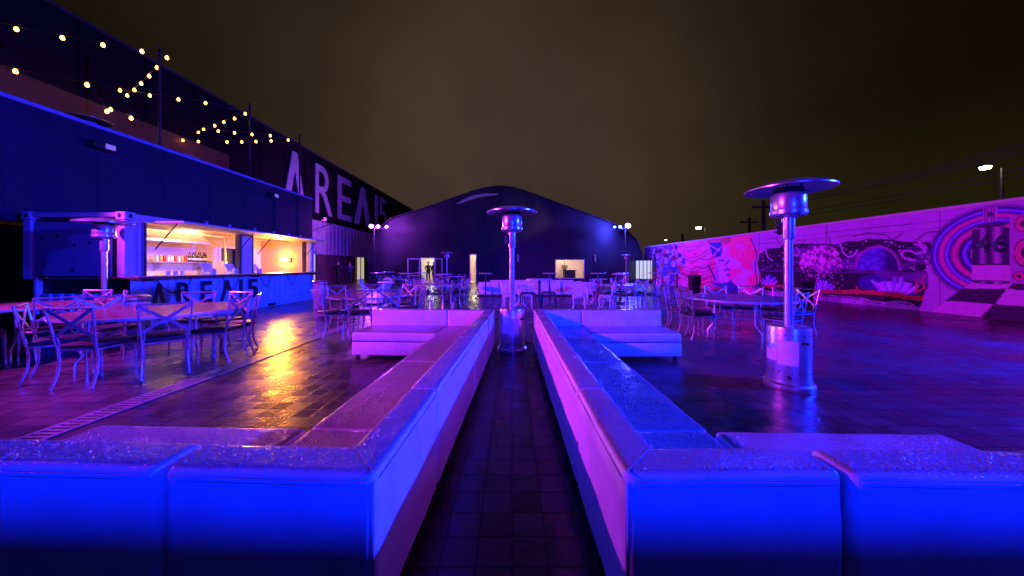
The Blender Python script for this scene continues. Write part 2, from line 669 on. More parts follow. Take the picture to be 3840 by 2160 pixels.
class Proto:
    """first placing moves the model itself, every later placing copies it with its parts"""
    def __init__(self, fn):
        self.fn = fn
        self.o = None

    def put(self, loc, rotz, label, group=None):
        if self.o is None:
            self.o = self.fn()
            o = self.o
            o.location = loc
            o.rotation_euler = (0, 0, rotz)
            o['label'] = label
            if group:
                o['group'] = group
            return o
        return dup(self.o, loc, rotz, label, group)


# ------------------------------------------------------------------ ground
bm = bmesh.new()
bmesh.ops.create_grid(bm, x_segments=8, y_segments=8, size=160)
g = struct(obj('ground', bm, 'pavers', smooth=False))
g.location = (0, 60, 0)

# ------------------------------------------------------------------ lettering helper
def glyph_into(bm, ch, mapper, depth=0.02, bold=0.0):
    cu = bpy.data.curves.new('glyph', 'FONT')
    cu.body = ch
    cu.resolution_u = 6
    cu.offset = bold
    o = bpy.data.objects.new('glyph', cu)
    COL.objects.link(o)
    dg = bpy.context.evaluated_depsgraph_get()
    me = bpy.data.meshes.new_from_object(o.evaluated_get(dg))
    xs = [v.co.x for v in me.vertices]
    ys = [v.co.y for v in me.vertices]
    x0, x1, y0, y1 = min(xs), max(xs), min(ys), max(ys)
    t = bmesh.new()
    t.from_mesh(me)
    bpy.data.objects.remove(o)
    bpy.data.curves.remove(cu)
    bpy.data.meshes.remove(me)
    r = bmesh.ops.extrude_face_region(t, geom=list(t.faces))
    new = {v for v in r['geom'] if isinstance(v, bmesh.types.BMVert)}
    for v in t.verts:
        u, w = (v.co.x - x0) / max(1e-6, x1 - x0), (v.co.y - y0) / (y1 - y0)
        v.co = Vector(mapper(u, w, depth if v in new else 0.0))
    me = bpy.data.meshes.new('tmp')
    t.to_mesh(me)
    t.free()
    bm.from_mesh(me)
    bpy.data.meshes.remove(me)


def poly_letter(bm, polys, mapper, depth):
    for poly in polys:
        lo = [bm.verts.new(mapper(u, w, 0)) for u, w in poly]
        hi = [bm.verts.new(mapper(u, w, depth)) for u, w in poly]
        bm.faces.new(lo)
        bm.faces.new(hi[::-1])
        for i in range(len(poly)):
            j = (i + 1) % len(poly)
            bm.faces.new((lo[i], hi[i], hi[j], lo[j]))


def letter_lambda(bm, mapper, depth, t=0.24):
    # A without its bar: one outline
    poly_letter(bm, [[(0, 0), (t, 0), (0.5, 0.66), (1 - t, 0), (1, 0), (0.5 + t * 0.42, 1), (0.5 - t * 0.42, 1)]], mapper, depth)


def write_word(bm, spans, plane, depth, bold=0.0):
    """spans: (letter, a0, a1, h0, h1) along the plane"""
    for ch, a0, a1, h0, h1 in spans:
        mp = lambda u, w, d, a0=a0, a1=a1, h0=h0, h1=h1: plane(a0 + (a1 - a0) * u, h0 + (h1 - h0) * w, d)
        if ch == 'A':
            letter_lambda(bm, mp, depth)
        elif ch == '1':
            poly_letter(bm, [[(0, 0), (1, 0), (1, 1), (0, 1)]], mp, depth)
        else:
            glyph_into(bm, ch, mp, depth, bold)


# ------------------------------------------------------------------ main hall on the left (dark, with the big sign)
hall = thing('exhibition_hall', 'long dark hall with huge pale letters AREA15 along its top', 'building', (-15, 20, 0))
hx = 0.0
bm = bmesh.new()
add_box(bm, -20, -0.45, -22, 30, 0, 9.80)
obj('core', bm, 'building_dark', hall)
bm = bmesh.new()
add_box(bm, -0.44, 0.0, -22, 30, 4.95, 9.85)
# vertical cladding joints as thin ribs
for i in range(26):
    y = -21 + i * 2.0
    add_box(bm, 0.0, 0.03, y, y + 0.05, 4.95, 9.85)
obj('sign_band', bm, 'building_dark', hall)
bm = bmesh.new()
add_box(bm, -0.5, 0.06, -22, 30, 9.86, 9.96)
obj('roof_coping', bm, 'dark_metal', hall)
bm = bmesh.new()
y = -22.0
pts = []
while y < 30:
    pts += [(-0.30, y), (-0.30, y + 0.22), (-0.22, y + 0.30), (-0.22, y + 0.52)]
    y += 0.60
poly = [(x, yy) for x, yy in pts]
vs0 = [bm.verts.new((x, yy, 2.3)) for x, yy in poly]
vs1 = [bm.verts.new((x, yy, 4.94)) for x, yy in poly]
for i in range(len(poly) - 1):
    bm.faces.new((vs0[i], vs0[i + 1], vs1[i + 1], vs1[i]))
obj('corrugated_wall', bm, 'building_lower', hall, smooth=False)
bm = bmesh.new()
add_box(bm, -0.44, -0.36, -22, 30, 0, 2.29)
obj('ground_floor_wall', bm, 'building_ground', hall)
bm = bmesh.new()
add_box(bm, 0.035, 0.06, -22, -3.2, 4.96, 7.2)  # string light glow on the hall wall, painted as a brown band
obj('string_glow_band', bm, 'string_glow_wall', hall)
# diagonal brace under the sign band
bm = bmesh.new()
add_strip(bm, (-0.1, 3.6, 3.6), (-0.1, 7.2, 4.9), 0.45, 0.12, (1, 0, 0))
obj('brace', bm, 'building_lower', hall)
# sign letters (face x = 0 of the hall)
bm = bmesh.new()
zz = lambda u: 12000.0 / (1288 - u) - 20
sp = [('A', zz(708), zz(765), 5.45, 9.2), ('R', zz(790), zz(833), 5.45, 9.2), ('E', zz(848), zz(881), 5.45, 9.2),
      ('A', zz(890), zz(930), 5.45, 9.2), ('1', zz(942), zz(949), 5.45, 9.2), ('5', zz(953), zz(971), 5.45, 9.2)]
write_word(bm, sp, lambda a, h, d: (0.04 + d, a, h), 0.08)
obj('lettering', bm, 'letter_white', hall, smooth=False)
# glazed lit doors in the ground storey
for y0, y1, h1 in ((4.05, 4.75, 2.35), (11.3, 12.9, 2.25)):
    bm = bmesh.new()
    add_box(bm, -0.30, -0.24, y0 - 0.08, y0, 0, h1)
    add_box(bm, -0.30, -0.24, y1, y1 + 0.08, 0, h1)
    add_box(bm, -0.30, -0.24, y0 - 0.08, y1 + 0.08, h1, h1 + 0.1)
    add_box(bm, -0.30, -0.24, (y0 + y1) / 2 - 0.04, (y0 + y1) / 2 + 0.04, 0, h1)
    d = obj('door', bm, 'black', hall)
    bm = bmesh.new()
    add_box(bm, -0.345, -0.32, y0, y1, 0.05, h1)
    obj('pane', bm, 'room_light', d)
bm = bmesh.new()
add_box(bm, -0.02, 0.22, 4.9, 5.35, 5.0, 5.22)
f = obj('wall_lamp', bm, 'black', hall)
bm = bmesh.new()
add_box(bm, 0.03, 0.2, 4.95, 5.3, 4.95, 4.99)
add_box(bm, 0.225, 0.24, 4.95, 5.3, 5.02, 5.2)
obj('lamp_face', bm, 'pink_glow', f)

# ------------------------------------------------------------------ stacked navy container wall with roof terrace
stack = thing('container_stack', 'tall navy stacked container wall with pale blue rail behind the kitchen', 'container wall', (-10.42, 4, 0))
bm = bmesh.new()
add_box(bm, -0.18, 0, -6, 12.5, 2.28, 4.78)
for i in range(12):
    add_box(bm, 0, 0.006, -5 + i * 1.5, -5 + i * 1.5 + 0.02, 2.3, 4.76)
obj('upper_wall', bm, 'navy_panel', stack)
bm = bmesh.new()
add_box(bm, -0.26, 0.06, -6, 12.54, 4.79, 4.88, 0.01, 1)
obj('top_rail', bm, 'rail_paint', stack)
bm = bmesh.new()
add_box(bm, -1.2, -1.0, -6, 12.4, 0, 2.27)  # deep shade below the upper containers, put in as black
obj('lower_wall', bm, 'black', stack)
bm = bmesh.new()
add_box(bm, -4.1, -0.2, -6, 12.4, 2.8, 2.9)
obj('terrace_deck', bm, 'building_dark', stack)
bm = bmesh.new()
add_box(bm, -4.1, 0.0, 12.5, 12.6, 0.0, 4.78)
obj('end_wall', bm, 'navy_panel', stack)


def wall_light(y, h, label):
    t = thing('wall_light', label, 'wall light', (-10.40, y, h), 0, 'lamps on the navy container wall')
    bm = bmesh.new()
    add_box(bm, 0.0, 0.2, -0.22, 0.22, -0.09, 0.09, 0.02)
    obj('housing', bm, 'black', t)
    bm = bmesh.new()
    add_box(bm, 0.205, 0.22, -0.02, 0.17, -0.06, 0.06)
    obj('lens', bm, 'lens_sheen', t)
    return t


wall_light(8.0, 4.35, 'black box light on the navy wall above the kitchen end door')
wall_light(13.7, 4.39, 'black box light on the navy wall near its far top corner')
t = wall_light(2.25, 4.35, 'magenta flood on the navy wall beside the near left table')
lamp('magenta_flood_light', 'SPOT', (-9.95, 2.25, 4.33), MAGENTA, P_LEFT, (0.2, 8.5, 1.0), 80, 0.45, 0.10)

# roof terrace: posts and string lights
post_y = (6.46, 9.7, 13.04, 16.1)
pl = ('string light post standing over the left frame edge', 'tallest string light post above the navy wall', 'string light post between kitchen roof and hall sign',
      'slim string light post in front of the big letter A')
for y, lb in zip(post_y, pl):
    t = thing('string_light_post', lb, 'post', (-10.75, y, 2.9), 0, 'posts of the roof terrace')
    part('pole', 'black', t, add_tube, [(0, 0, 0), (0, 0, 5.05)], 0.034, 8)
    part('base_plate', 'dark_metal', t, add_box, -0.12, 0.12, -0.12, 0.12, 0, 0.03)
    part('cap', 'dark_metal', t, add_lathe, [(0.06, 5.05), (0.06, 5.10), (0.0, 5.12)], 8)


def px(u, v, h):
    z = (h - 1.32) * 800.0 / (671 - v)
    return Vector(((u - 1288) / 800.0 * z, z, h))


def strand(name_lbl, ends, bulbs):
    """bulbs hang from one wire; ends are the fixed ends"""
    pts = [Vector(ends[0])] + bulbs + [Vector(ends[1])]
    root = thing('string_light', name_lbl, 'string lights', tuple(pts[0]), 0, 'festoon strands over the roof terrace')
    o0 = pts[0]
    w = []
    for a, b in zip(pts, pts[1:]):
        d = (b - a).length
        for i in range(4):
            s = i / 4
            q = a.lerp(b, s)
            q.z += 0.07 - 0.25 * s * (1 - s) * min(1, d / 3)
            w.append(q - o0)
    w.append(pts[-1] - o0)
    part('wire', 'cable', root, add_tube, w, 0.009, 5)
    for b in bulbs:
        bm = bmesh.new()
        add_lathe(bm, [(0.0, -0.06), (0.025, -0.052), (0.042, -0.02), (0.036, 0.015), (0.016, 0.05), (0.0, 0.056)], 10, b - o0)
        u = obj('bulb', bm, 'bulb', root)
        bm = bmesh.new()
        add_lathe(bm, [(0.022, 0.056), (0.022, 0.1), (0.0, 0.105)], 8, b - o0)
        obj('socket', bm, 'black', u)
    return root


h0 = 7.45
for k_, p_ in enumerate(((-13.2, 8.0, 7.2), (-13.4, 11.2, 7.2), (-13.4, 14.6, 7.1), (-13.2, 9.5, 6.0))):
    lamp('string_bulb_light', 'POINT', p_, (1.0, 0.42, 0.10), 9.0, size=0.3)
strand('warm bulbs from the frame corner to the tallest roof post', ((-14.6, 7.6, 7.8), (-10.75, 9.7, 7.9)),
       [px(*q, h0) for q in ((41, 73), (157, 95), (259, 113), (357, 129), (420, 145))])
strand('warm bulbs zigzagging back from the tallest roof post', ((-10.75, 9.72, 7.9), (-14.9, 11.9, 7.2)),
       [px(*q, h0) for q in ((395, 170), (375, 191), (355, 210), (338, 226), (320, 240))])
strand('warm bulbs crossing from behind the tallest post to the next post', ((-14.9, 10.8, 7.6), (-10.75, 13.04, 7.9)),
       [px(302, 227, 7.45), px(377, 240, 7.3), px(449, 250, 7.3), px(517, 259, 7.3), px(617, 286, 7.4)])
strand('warm bulbs running back from the middle roof post', ((-10.75, 13.06, 7.9), (-14.9, 15.8, 7.3)),
       [px(*q, 7.35) for q in ((590, 298), (563, 307), (540, 316), (512, 325), (499, 333), (472, 347))])
strand('warm bulbs dipping low across the middle of the terrace', ((-14.9, 13.0, 7.3), (-10.75, 16.1, 7.8)),
       [px(549, 330, 7.2), px(590, 334, 7.15), px(634, 338, 7.2), px(680, 341, 7.25), px(725, 352, 7.35)])
strand('lowest row of warm bulbs beneath the middle roof post', ((-14.9, 13.9, 7.0), (-10.75, 16.14, 7.3)),
       [px(460, 353, 7.0), px(499, 356, 6.9), px(571, 357, 6.8), px(608, 357, 6.8), px(644, 356, 6.85), px(682, 354, 6.95)])
strand('few dim bulbs low over the near end of the terrace', ((-14.9, 6.4, 6.4), (-10.75, 9.68, 6.0)),
       [px(39, 179, 6.1), px(219, 213, 5.9), px(269, 280, 5.6), px(278, 275, 5.7), px(330, 297, 5.7)])

# ------------------------------------------------------------------ kitchen container
KX = -8.1      # front face
K0, K1 = 6.66, 13.0
kit = thing('kitchen_container', 'pale shipping container kitchen with open lit serving hatches and AREA15 front', 'food container', (KX, K0, 0))
KL = K1 - K0


def kz(u):
    return -KX * 800.0 / (1288 - u) - K0


a0, a1 = kz(378), kz(602)      # hatch 1
b0, b1 = kz(640), kz(768)      # hatch 2
# roof + upper frame
bm = bmesh.new()
add_box(bm, -2.12, 0.0, 0, KL, 2.38, 2.45)
obj('roof', bm, 'container_white', kit)
bm = bmesh.new()
add_box(bm, -0.12, 0.02, 0.17, KL - 0.15, 2.30, 2.44, 0.012, 1)
add_box(bm, -1.95, -0.17, -0.02, 0.1, 2.36, 2.46, 0.012, 1)
obj('top_beam', bm, 'container_white', kit)
for nm, x, y in (('corner_post', -0.16, 0.0), ('corner_post', -2.12, 0.0), ('corner_post', -0.16, KL - 0.16)):
    bm = bmesh.new()
    add_box(bm, x, x + 0.17, y - 0.02, y + 0.16, 1.06, 2.30, 0.012, 1)
    q = obj(nm, bm, 'container_white', kit)
    bm = bmesh.new()
    add_box(bm, x - 0.015, x + 0.185, y - 0.035, y + 0.175, 2.31, 2.475, 0.012, 1)
    c = obj('corner_casting', bm, 'container_white', q)
bm = bmesh.new()
for x in (-0.07, -2.03):
    add_lathe(bm, [(0.045, 0), (0.045, 0.01)], 12)
for v in bm.verts:
    pass
bm.free()
# corner casting holes: dark ovals on the end and front faces
bm = bmesh.new()


def oval(bm, c, ax, rx, rz, d):
    n = 14
    for s in (1,):
        lo, hi = [], []
        for i in range(n):
            a = 2 * math.pi * i / n
            if ax == 'y':
                q = Vector((c[0] + rx * math.cos(a), c[1], c[2] + rz * math.sin(a)))
                o = Vector((0, -d, 0))
            else:
                q = Vector((c[0], c[1] + rx * math.cos(a), c[2] + rz * math.sin(a)))
                o = Vector((d, 0, 0))
            lo.append(bm.verts.new(q))
            hi.append(bm.verts.new(q + o))
        bm.faces.new(hi)
        for i in range(n):
            j = (i + 1) % n
            bm.faces.new((lo[i], lo[j], hi[j], hi[i]))


oval(bm, (-0.08, -0.036, 2.39), 'y', 0.035, 0.05, 0.004)
oval(bm, (-2.03, -0.036, 2.39), 'y', 0.035, 0.05, 0.004)
oval(bm, (0.026, 0.07, 2.39), 'x', 0.035, 0.05, 0.004)
obj('casting_hole', bm, 'black', kit)
# end door panel, with dark gasket round it, bolt heads
bm = bmesh.new()
add_box(bm, -1.93, -0.18, 0.05, 0.12, 1.10, 2.32)
obj('end_gasket', bm, 'black', kit)
bm = bmesh.new()
add_box(bm, -1.90, -0.30, 0.01, 0.045, 1.12, 2.26, 0.008, 1)
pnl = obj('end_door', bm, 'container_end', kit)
bm = bmesh.new()
for x, h in ((-1.75, 1.92), (-1.42, 1.95), (-1.06, 1.77), (-0.75, 1.82), (-1.7, 1.33), (-1.1, 1.25)):
    bm = bmesh.new()
    add_box(bm, x - 0.02, x + 0.02, -0.012, 0.009, h - 0.035, h + 0.035, 0.005, 1)
    obj('latch', bm, 'black', pnl)
# lower end: recess and corrugated plinth
bm = bmesh.new()
add_box(bm, -2.05, -0.10, 0.22, 0.27, 0.02, 1.06)
obj('end_recess', bm, 'black', kit)
def corrug(bm, axis, a, b, base, out, h0, h1, pitch=0.24):
    ys = []
    y = a
    while y < b - 1e-6:
        for dy, k in ((0, 0), (0.38, 0), (0.5, 1), (0.88, 1)):
            if y + dy * pitch <= b:
                ys.append((y + dy * pitch, base + (out if k else 0)))
        y += pitch
    ys.append((b, base))
    for (p, q), (p2, q2) in zip(ys, ys[1:]):
        if axis == 'y':
            vs = [(q, p, h0), (q2, p2, h0), (q2, p2, h1), (q, p, h1)]
        else:
            vs = [(p, q, h0), (p2, q2, h0), (p2, q2, h1), (p, q, h1)]
        bm.faces.new([bm.verts.new(v) for v in vs])


bm = bmesh.new()
corrug(bm, 'x', -2.0, -0.12, 0.17, -0.035, 0.06, 0.74)
obj('end_plinth', bm, 'container_front', kit, smooth=False)
# front wall pieces beside the hatches
bm = bmesh.new()
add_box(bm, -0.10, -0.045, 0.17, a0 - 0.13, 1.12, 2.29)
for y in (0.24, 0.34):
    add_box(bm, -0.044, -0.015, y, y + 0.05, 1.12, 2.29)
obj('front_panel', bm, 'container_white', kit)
bm = bmesh.new()
add_box(bm, -0.14, -0.01, a0 - 0.12, a0 - 0.06, 1.1, 2.29)
add_box(bm, -0.14, -0.01, a1 + 0.02, a1 + 0.09, 1.1, 2.29)
add_box(bm, -0.14, -0.01, b0 - 0.08, b0 - 0.02, 1.1, 2.29)
add_box(bm, -0.14, -0.01, b1 + 0.02, b1 + 0.08, 1.1, 2.29)
obj('hatch_jamb', bm, 'dark_metal', kit)
bm = bmesh.new()
add_box(bm, -0.12, 0.0, a1 + 0.10, b0 - 0.09, 1.1, 2.29)
obj('front_pillar', bm, 'container_white', kit)
# corrugated front below the counter, with black letters
bm = bmesh.new()
corrug(bm, 'y', 0.12, KL, -0.04, -0.05, 0.12, 1.05, 0.26)
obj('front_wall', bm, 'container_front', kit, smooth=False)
bm = bmesh.new()
add_box(bm, -0.14, 0.0, 0.10, KL, 0.0, 0.115)
obj('bottom_rail', bm, 'container_front', kit)
bm = bmesh.new()
for y in (2.6, 3.9):
    add_box(bm, -0.05, 0.004, y, y + 0.34, 0.015, 0.10)
obj('fork_pocket', bm, 'black', kit)
bm = bmesh.new()
sp = [('A', kz(383), kz(423), 0.35, 0.94), ('R', kz(450), kz(486), 0.35, 0.94), ('E', kz(508), kz(537), 0.35, 0.94),
      ('A', kz(556), kz(592), 0.35, 0.94), ('1', kz(605), kz(613), 0.35, 0.94), ('5', kz(625), kz(652), 0.35, 0.94)]
write_word(bm, sp, lambda a, h, d: (-0.037 + d, a, h), 0.01, 0.022)
obj('lettering', bm, 'letter_dark', kit, smooth=False)
# counter board
bm = bmesh.new()
add_box(bm, -0.45, 0.30, -0.02, KL + 0.25, 1.06, 1.10, 0.008, 1)
obj('counter', bm, 'counter_wood', kit)
bm = bmesh.new()
add_box(bm, -0.43, 0.285, 0.0, KL + 0.23, 1.104, 1.112)
obj('counter_top', bm, 'counter', kit)
bm = bmesh.new()
for y in (0.3, 3.2, 6.1):
    add_box(bm, -0.02, 0.26, y, y + 0.06, 1.0, 1.055)
obj('counter_bracket', bm, 'counter_wood', kit)
# hatch flap folded out flat, struts, lugs
bm = bmesh.new()
add_box(bm, 0.03, 0.80, a0 - 0.05, KL - 0.05, 2.305, 2.335, 0.006, 1)
fl = obj('hatch_flap', bm, 'container_white', kit)
bm = bmesh.new()
for y in (1.75, 2.45, 3.35, 4.15, 4.9, 5.5):
    add_box(bm, -0.04, 0.02, y, y + 0.05, 2.45, 2.53, 0.01, 1)
obj('lug', bm, 'container_white', kit)
for y in (a0 + 0.12, a1 - 0.05, b0 + 0.15, b1):
    bm = bmesh.new()
    add_tube(bm, [(-0.02, y, 1.72), (0.42, y + 0.05, 2.30)], 0.014, 6)
    obj('strut', bm, 'black', kit)
# interior shell
bm = bmesh.new()
dz0, dz1 = 10.1 * 800 / (1288 - 558) - K0, 10.1 * 800 / (1288 - 601) - K0
add_box(bm, -2.10, -2.05, 0.12, dz0, 0.3, 2.37)
add_box(bm, -2.10, -2.05, dz1, KL - 0.1, 0.3, 2.37)
add_box(bm, -2.10, -2.05, dz0, dz1, 1.98, 2.37)
add_box(bm, -2.04, -0.2, 0.28, 0.33, 0.3, 2.37)
add_box(bm, -2.04, -0.1, 0.34, KL - 0.1, 2.34, 2.375)
obj('inner_wall', bm, 'kitchen_wall', kit)
bm = bmesh.new()
add_box(bm, -2.04, -0.16, KL - 0.14, KL - 0.08, 0.3, 2.33)
obj('end_wall', bm, 'kitchen_tan', kit)
bm = bmesh.new()
add_box(bm, -2.06, -0.02, KL - 0.06, KL, 0.1, 2.37)
obj('outer_end', bm, 'container_white', kit)
bm = bmesh.new()
add_box(bm, -2.2, -0.05, 0.3, KL - 0.15, 0.26, 0.29)
obj('floor_plate', bm, 'counter', kit)
bm = bmesh.new()
add_box(bm, -2.22, -2.16, dz0 - 0.1, dz1 + 0.1, 0.3, 2.1)
obj('door_leaf', bm, 'navy_panel', kit)
bm = bmesh.new()
add_box(bm, -2.045, -2.02, dz0 - 0.07, dz0, 0.3, 2.04)
add_box(bm, -2.045, -2.02, dz1, dz1 + 0.07, 0.3, 2.04)
add_box(bm, -2.045, -2.02, dz0, dz1, 1.98, 2.04)
obj('door_frame', bm, 'paper', kit)
# back shelf, hood, work table
bm = bmesh.new()
add_box(bm, -2.04, -1.70, 8.7 - K0, 10.4 - K0, 1.44, 1.47)
sh = obj('back_shelf', bm, 'steel', kit)
bm = bmesh.new()
for y in (9.0, 10.1):
    add_prism(bm, [(-2.04, 1.43), (-1.75, 1.43), (-2.04, 1.2)], 'y', y - K0, y - K0 + 0.03)
obj('shelf_bracket', bm, 'steel', sh)
bm = bmesh.new()
add_prism(bm, [(-2.04, 2.0), (-1.15, 2.0), (-1.15, 2.06), (-1.5, 2.33), (-2.04, 2.33)], 'y', 7.8 - K0, 9.75 - K0)
obj('range_hood', bm, 'steel', kit)
bm = bmesh.new()
add_box(bm, -2.04, -1.45, 7.2 - K0, 10.9 - K0, 0.9, 0.98)
add_box(bm, -2.04, -1.55, 10.25 - K0, 10.8 - K0, 0.985, 1.5)
obj('work_table', bm, 'steel', kit)
bm = bmesh.new()
add_box(bm, -1.0, -0.9, a0, KL - 0.2, 2.27, 2.335)
add_tube(bm, [(-1.2, 10.3 - K0, 2.33), (-1.2, 10.3 - K0, 1.3)], 0.025, 8)
add_tube(bm, [(-1.6, 9.85 - K0, 2.33), (-1.6, 9.85 - K0, 2.02)], 0.02, 8)
add_tube(bm, [(-1.3, 9.9 - K0, 2.3), (-1.3, 11.4 - K0, 2.3), (-1.3, 11.4 - K0, 2.2)], 0.02, 8)
obj('ceiling_pipe', bm, 'steel', kit)
# lamp on the end wall
bm = bmesh.new()
add_box(bm, -1.20, -0.80, KL - 0.185, KL - 0.145, 1.50, 1.68, 0.01, 1)
f = obj('end_wall_lamp', bm, 'black', kit)
bm = bmesh.new()
add_lathe(bm, [(0.0, -0.09), (0.10, -0.07), (0.15, 0), (0.10, 0.07), (0.0, 0.09)], 14, (-1.0, KL - 0.30, 1.60))
obj('bulb', bm, 'kitchen_lamp', f)
lamp('kitchen_end_light', 'POINT', (KX - 1.0, K1 - 0.55, 1.62), (1.0, 0.50, 0.16), P_KITCHEN, size=0.08)
bm = bmesh.new()
add_box(bm, -1.45, -1.33, 1.2, 3.8, 2.28, 2.332)
obj('ceiling_tube_lamp', bm, emat('warm_tube', (1.0, 0.52, 0.22), 2), kit)
lamp('kitchen_wall_flood', 'SPOT', (KX - 1.0, K1 - 0.62, 1.62), (1.0, 0.29, 0.025), P_KSPOT, (-4.0, 3.5, 0.3), 110, 0.6, 0.28)
lamp('kitchen_ceiling_light', 'AREA', (KX - 0.62, 9.0, 2.24), (1.0, 0.50, 0.20), P_KITCHEN * 2.0, (KX - 1.6, 9.0, 1.2), size=0.4)
# dark lamp sits on the shelf etc: countable goods are things of their own
ci = 0
cans = []
for i in range(9):
    y = 8.86 + i * 0.098
    m = ('can_white', 'can_gold', 'can_red')[i % 3] if i != 4 else 'can_white'
    bm = bmesh.new()
    add_lathe(bm, [(0.03, 0), (0.034, 0.008), (0.034, 0.125), (0.027, 0.14), (0.0, 0.14)], 12)
    o = obj('drink_can', bm, m)
    o.location = (KX - 1.80, y, 1.472)
    colr = {'can_white': 'white', 'can_gold': 'gold', 'can_red': 'red'}[m]
    tag(o, 'small %s drink can in the row on the kitchen shelf' % colr, 'can', 'cans on the kitchen shelf')
    o.scale = (1.15, 1.15, 1.15)
for i in range(7):
    bm = bmesh.new()
    add_lathe(bm, [(0.036, 0), (0.038, 0.01), (0.038, 0.17), (0.014, 0.24), (0.014, 0.30), (0.0, 0.30)], 12)
    o = obj('wine_bottle', bm, 'bottle')
    o.location = (KX - 1.80 + 0.03 * (i % 2), 9.76 + i * 0.085, 1.472)
    tag(o, 'dark wine bottle among the row on the kitchen shelf', 'bottle', 'bottles on the kitchen shelf')
    bm = bmesh.new()
    add_lathe(bm, [(0.0392, 0.05), (0.0392, 0.12)], 12)
    obj('label', bm, 'paper', o)
for y, w, lb in ((8.57, 0.30, 'white pay terminal on the counter near the range hood'), (9.27, 0.28, 'white pay terminal on the counter before the dark doorway'),
                 (10.15, 0.26, 'white pay terminal on the counter just past the pillar')):
    t = thing('pay_terminal', lb, 'till', (KX - 0.12, y, 1.113), 0, 'tills on the kitchen counter')
    bm = bmesh.new()
    add_prism(bm, [(-0.12, 0.0), (0.10, 0.0), (0.06, 0.03), (-0.10, 0.10)], 'y', -0.06, 0.06)
    obj('stand', bm, 'paper', t)
    bm = bmesh.new()
    add_prism(bm, [(0.06, 0.05), (0.08, 0.055), (-0.04, 0.29), (-0.06, 0.285)], 'y', -w / 2, w / 2)
    obj('screen', bm, 'paper', t)
    bm = bmesh.new()
    add_box(bm, 0.12, 0.2, -0.06, 0.06, 0.0, 0.15, 0.01)
    obj('card_reader', bm, 'paper', t)
# cups on counter
for i in range(8):
    bm = bmesh.new()
    add_lathe(bm, [(0.028, 0), (0.036, 0.10), (0.032, 0.10), (0.0, 0.02)], 10)
    o = obj('paper_cup', bm, 'paper')
    o.location = (KX - 0.30 - 0.05 * (i % 2), 7.75 + i * 0.085 + (1.6 if i > 5 else 0), 1.113)
    tag(o, 'small paper cup standing on the kitchen counter', 'cup', 'cups on the kitchen counter')
# cables drooping on the front wall
for pts, lb in (([(0.03, 0.55, 1.05), (0.03, 0.75, 0.78), (0.03, 0.95, 0.70), (0.03, 1.2, 0.78), (0.03, 1.35, 1.05)], 'black cable drooping under the near end of the counter'),
                ([(0.03, 2.2, 1.05), (0.03, 2.4, 0.75), (0.03, 2.6, 0.70), (0.03, 2.75, 1.05)], 'black cable looped between letters R and E'),
                ([(0.03, 3.5, 1.05), (0.03, 3.72, 0.72), (0.03, 3.85, 0.68), (0.03, 4.0, 1.05)], 'black cable hanging above the last letters'),
                ([(0.03, 4.7, 1.05), (0.03, 4.95, 0.72), (0.03, 5.05, 0.68), (0.03, 5.3, 1.05)], 'black cable loop at the far end of the counter')):
    bm = bmesh.new()
    P = [Vector(p) + Vector((KX - 0.0, K0, 0)) for p in pts]
    sm = []
    for i in range(len(P) - 1):
        p0, p1, p2, p3 = P[max(i - 1, 0)], P[i], P[i + 1], P[min(i + 2, len(P) - 1)]
        for s in range(5):
            q = s / 5
            sm.append(0.5 * ((2 * p1) + (p2 - p0) * q + (2 * p0 - 5 * p1 + 4 * p2 - p3) * q * q + (3 * p1 - p0 - 3 * p2 + p3) * q ** 3))
    sm.append(P[-1])
    add_tube(bm, sm, 0.011, 6)
    tag(obj('cable', bm, 'cable'), lb, 'cable', 'cables under the kitchen counter')

# ------------------------------------------------------------------ far dark vaulted building
FZ = 26.0
fac = thing('vaulted_venue', 'wide dark building with curved humped roof behind the yard', 'building', (0, FZ, 0))


def fx(u):
    return (u - 1288) / 800.0 * FZ


def fh(v):
    return 1.32 + (671 - v) / 800.0 * FZ


prof = [(928, 660), (931, 640), (944, 602), (962, 572), (985, 552), (1040, 534), (1100, 515), (1150, 497), (1200, 480), (1225, 474),
        (1250, 471), (1270, 471), (1290, 474), (1315, 481), (1350, 493), (1400, 512), (1450, 530), (1500, 548), (1545, 566), (1575, 582), (1598, 604), (1610, 630), (1614, 655)]
roof = [(fx(u), fh(v)) for u, v in prof]


def roof_h(x):
    for (xa, ha), (xb, hb) in zip(roof, roof[1:]):
        if xa <= x <= xb:
            return ha + (hb - ha) * (x - xa) / (xb - xa)
    return roof[0][1] if x < roof[0][0] else roof[-1][1]


ops = [(fx(1060), fx(1092), 0.0, 2.0), (fx(1183), fx(1197), 0.0, 2.3), (fx(1398), fx(1468), 0.4, 1.86)]
xs = sorted(set([r[0] for r in roof] + [o[0] for o in ops] + [o[1] for o in ops]))
bm = bmesh.new()
for xa, xb in zip(xs, xs[1:]):
    xm = (xa + xb) / 2
    segs = [(0.0, None)]
    for o in ops:
        if o[0] - 1e-6 < xm < o[1] + 1e-6:
            segs = ([(0.0, o[2])] if o[2] > 0 else []) + [(o[3], None)]
    for s0, s1 in segs:
        t0 = roof_h(xa) if s1 is None else s1
        t1 = roof_h(xb) if s1 is None else s1
        bm.faces.new([bm.verts.new(v) for v in ((xa, 0, s0), (xb, 0, s0), (xb, 0, t1), (xa, 0, t0))])
x = roof[0][0] + 0.8
while x < roof[-1][0] - 0.3:
    if not any(o[0] - 0.1 < x < o[1] + 0.1 for o in ops):
        add_box(bm, x, x + 0.02, -0.008, -0.002, 0, roof_h(x) - 0.15)
    x += 1.25
obj('front_wall', bm, 'facade', fac, smooth=False)
bm = bmesh.new()
pp = [(roof[0][0], 0.0)] + roof + [(roof[-1][0], 0.0)]
A = [bm.verts.new((x, -0.25, h + 0.03)) for x, h in pp]
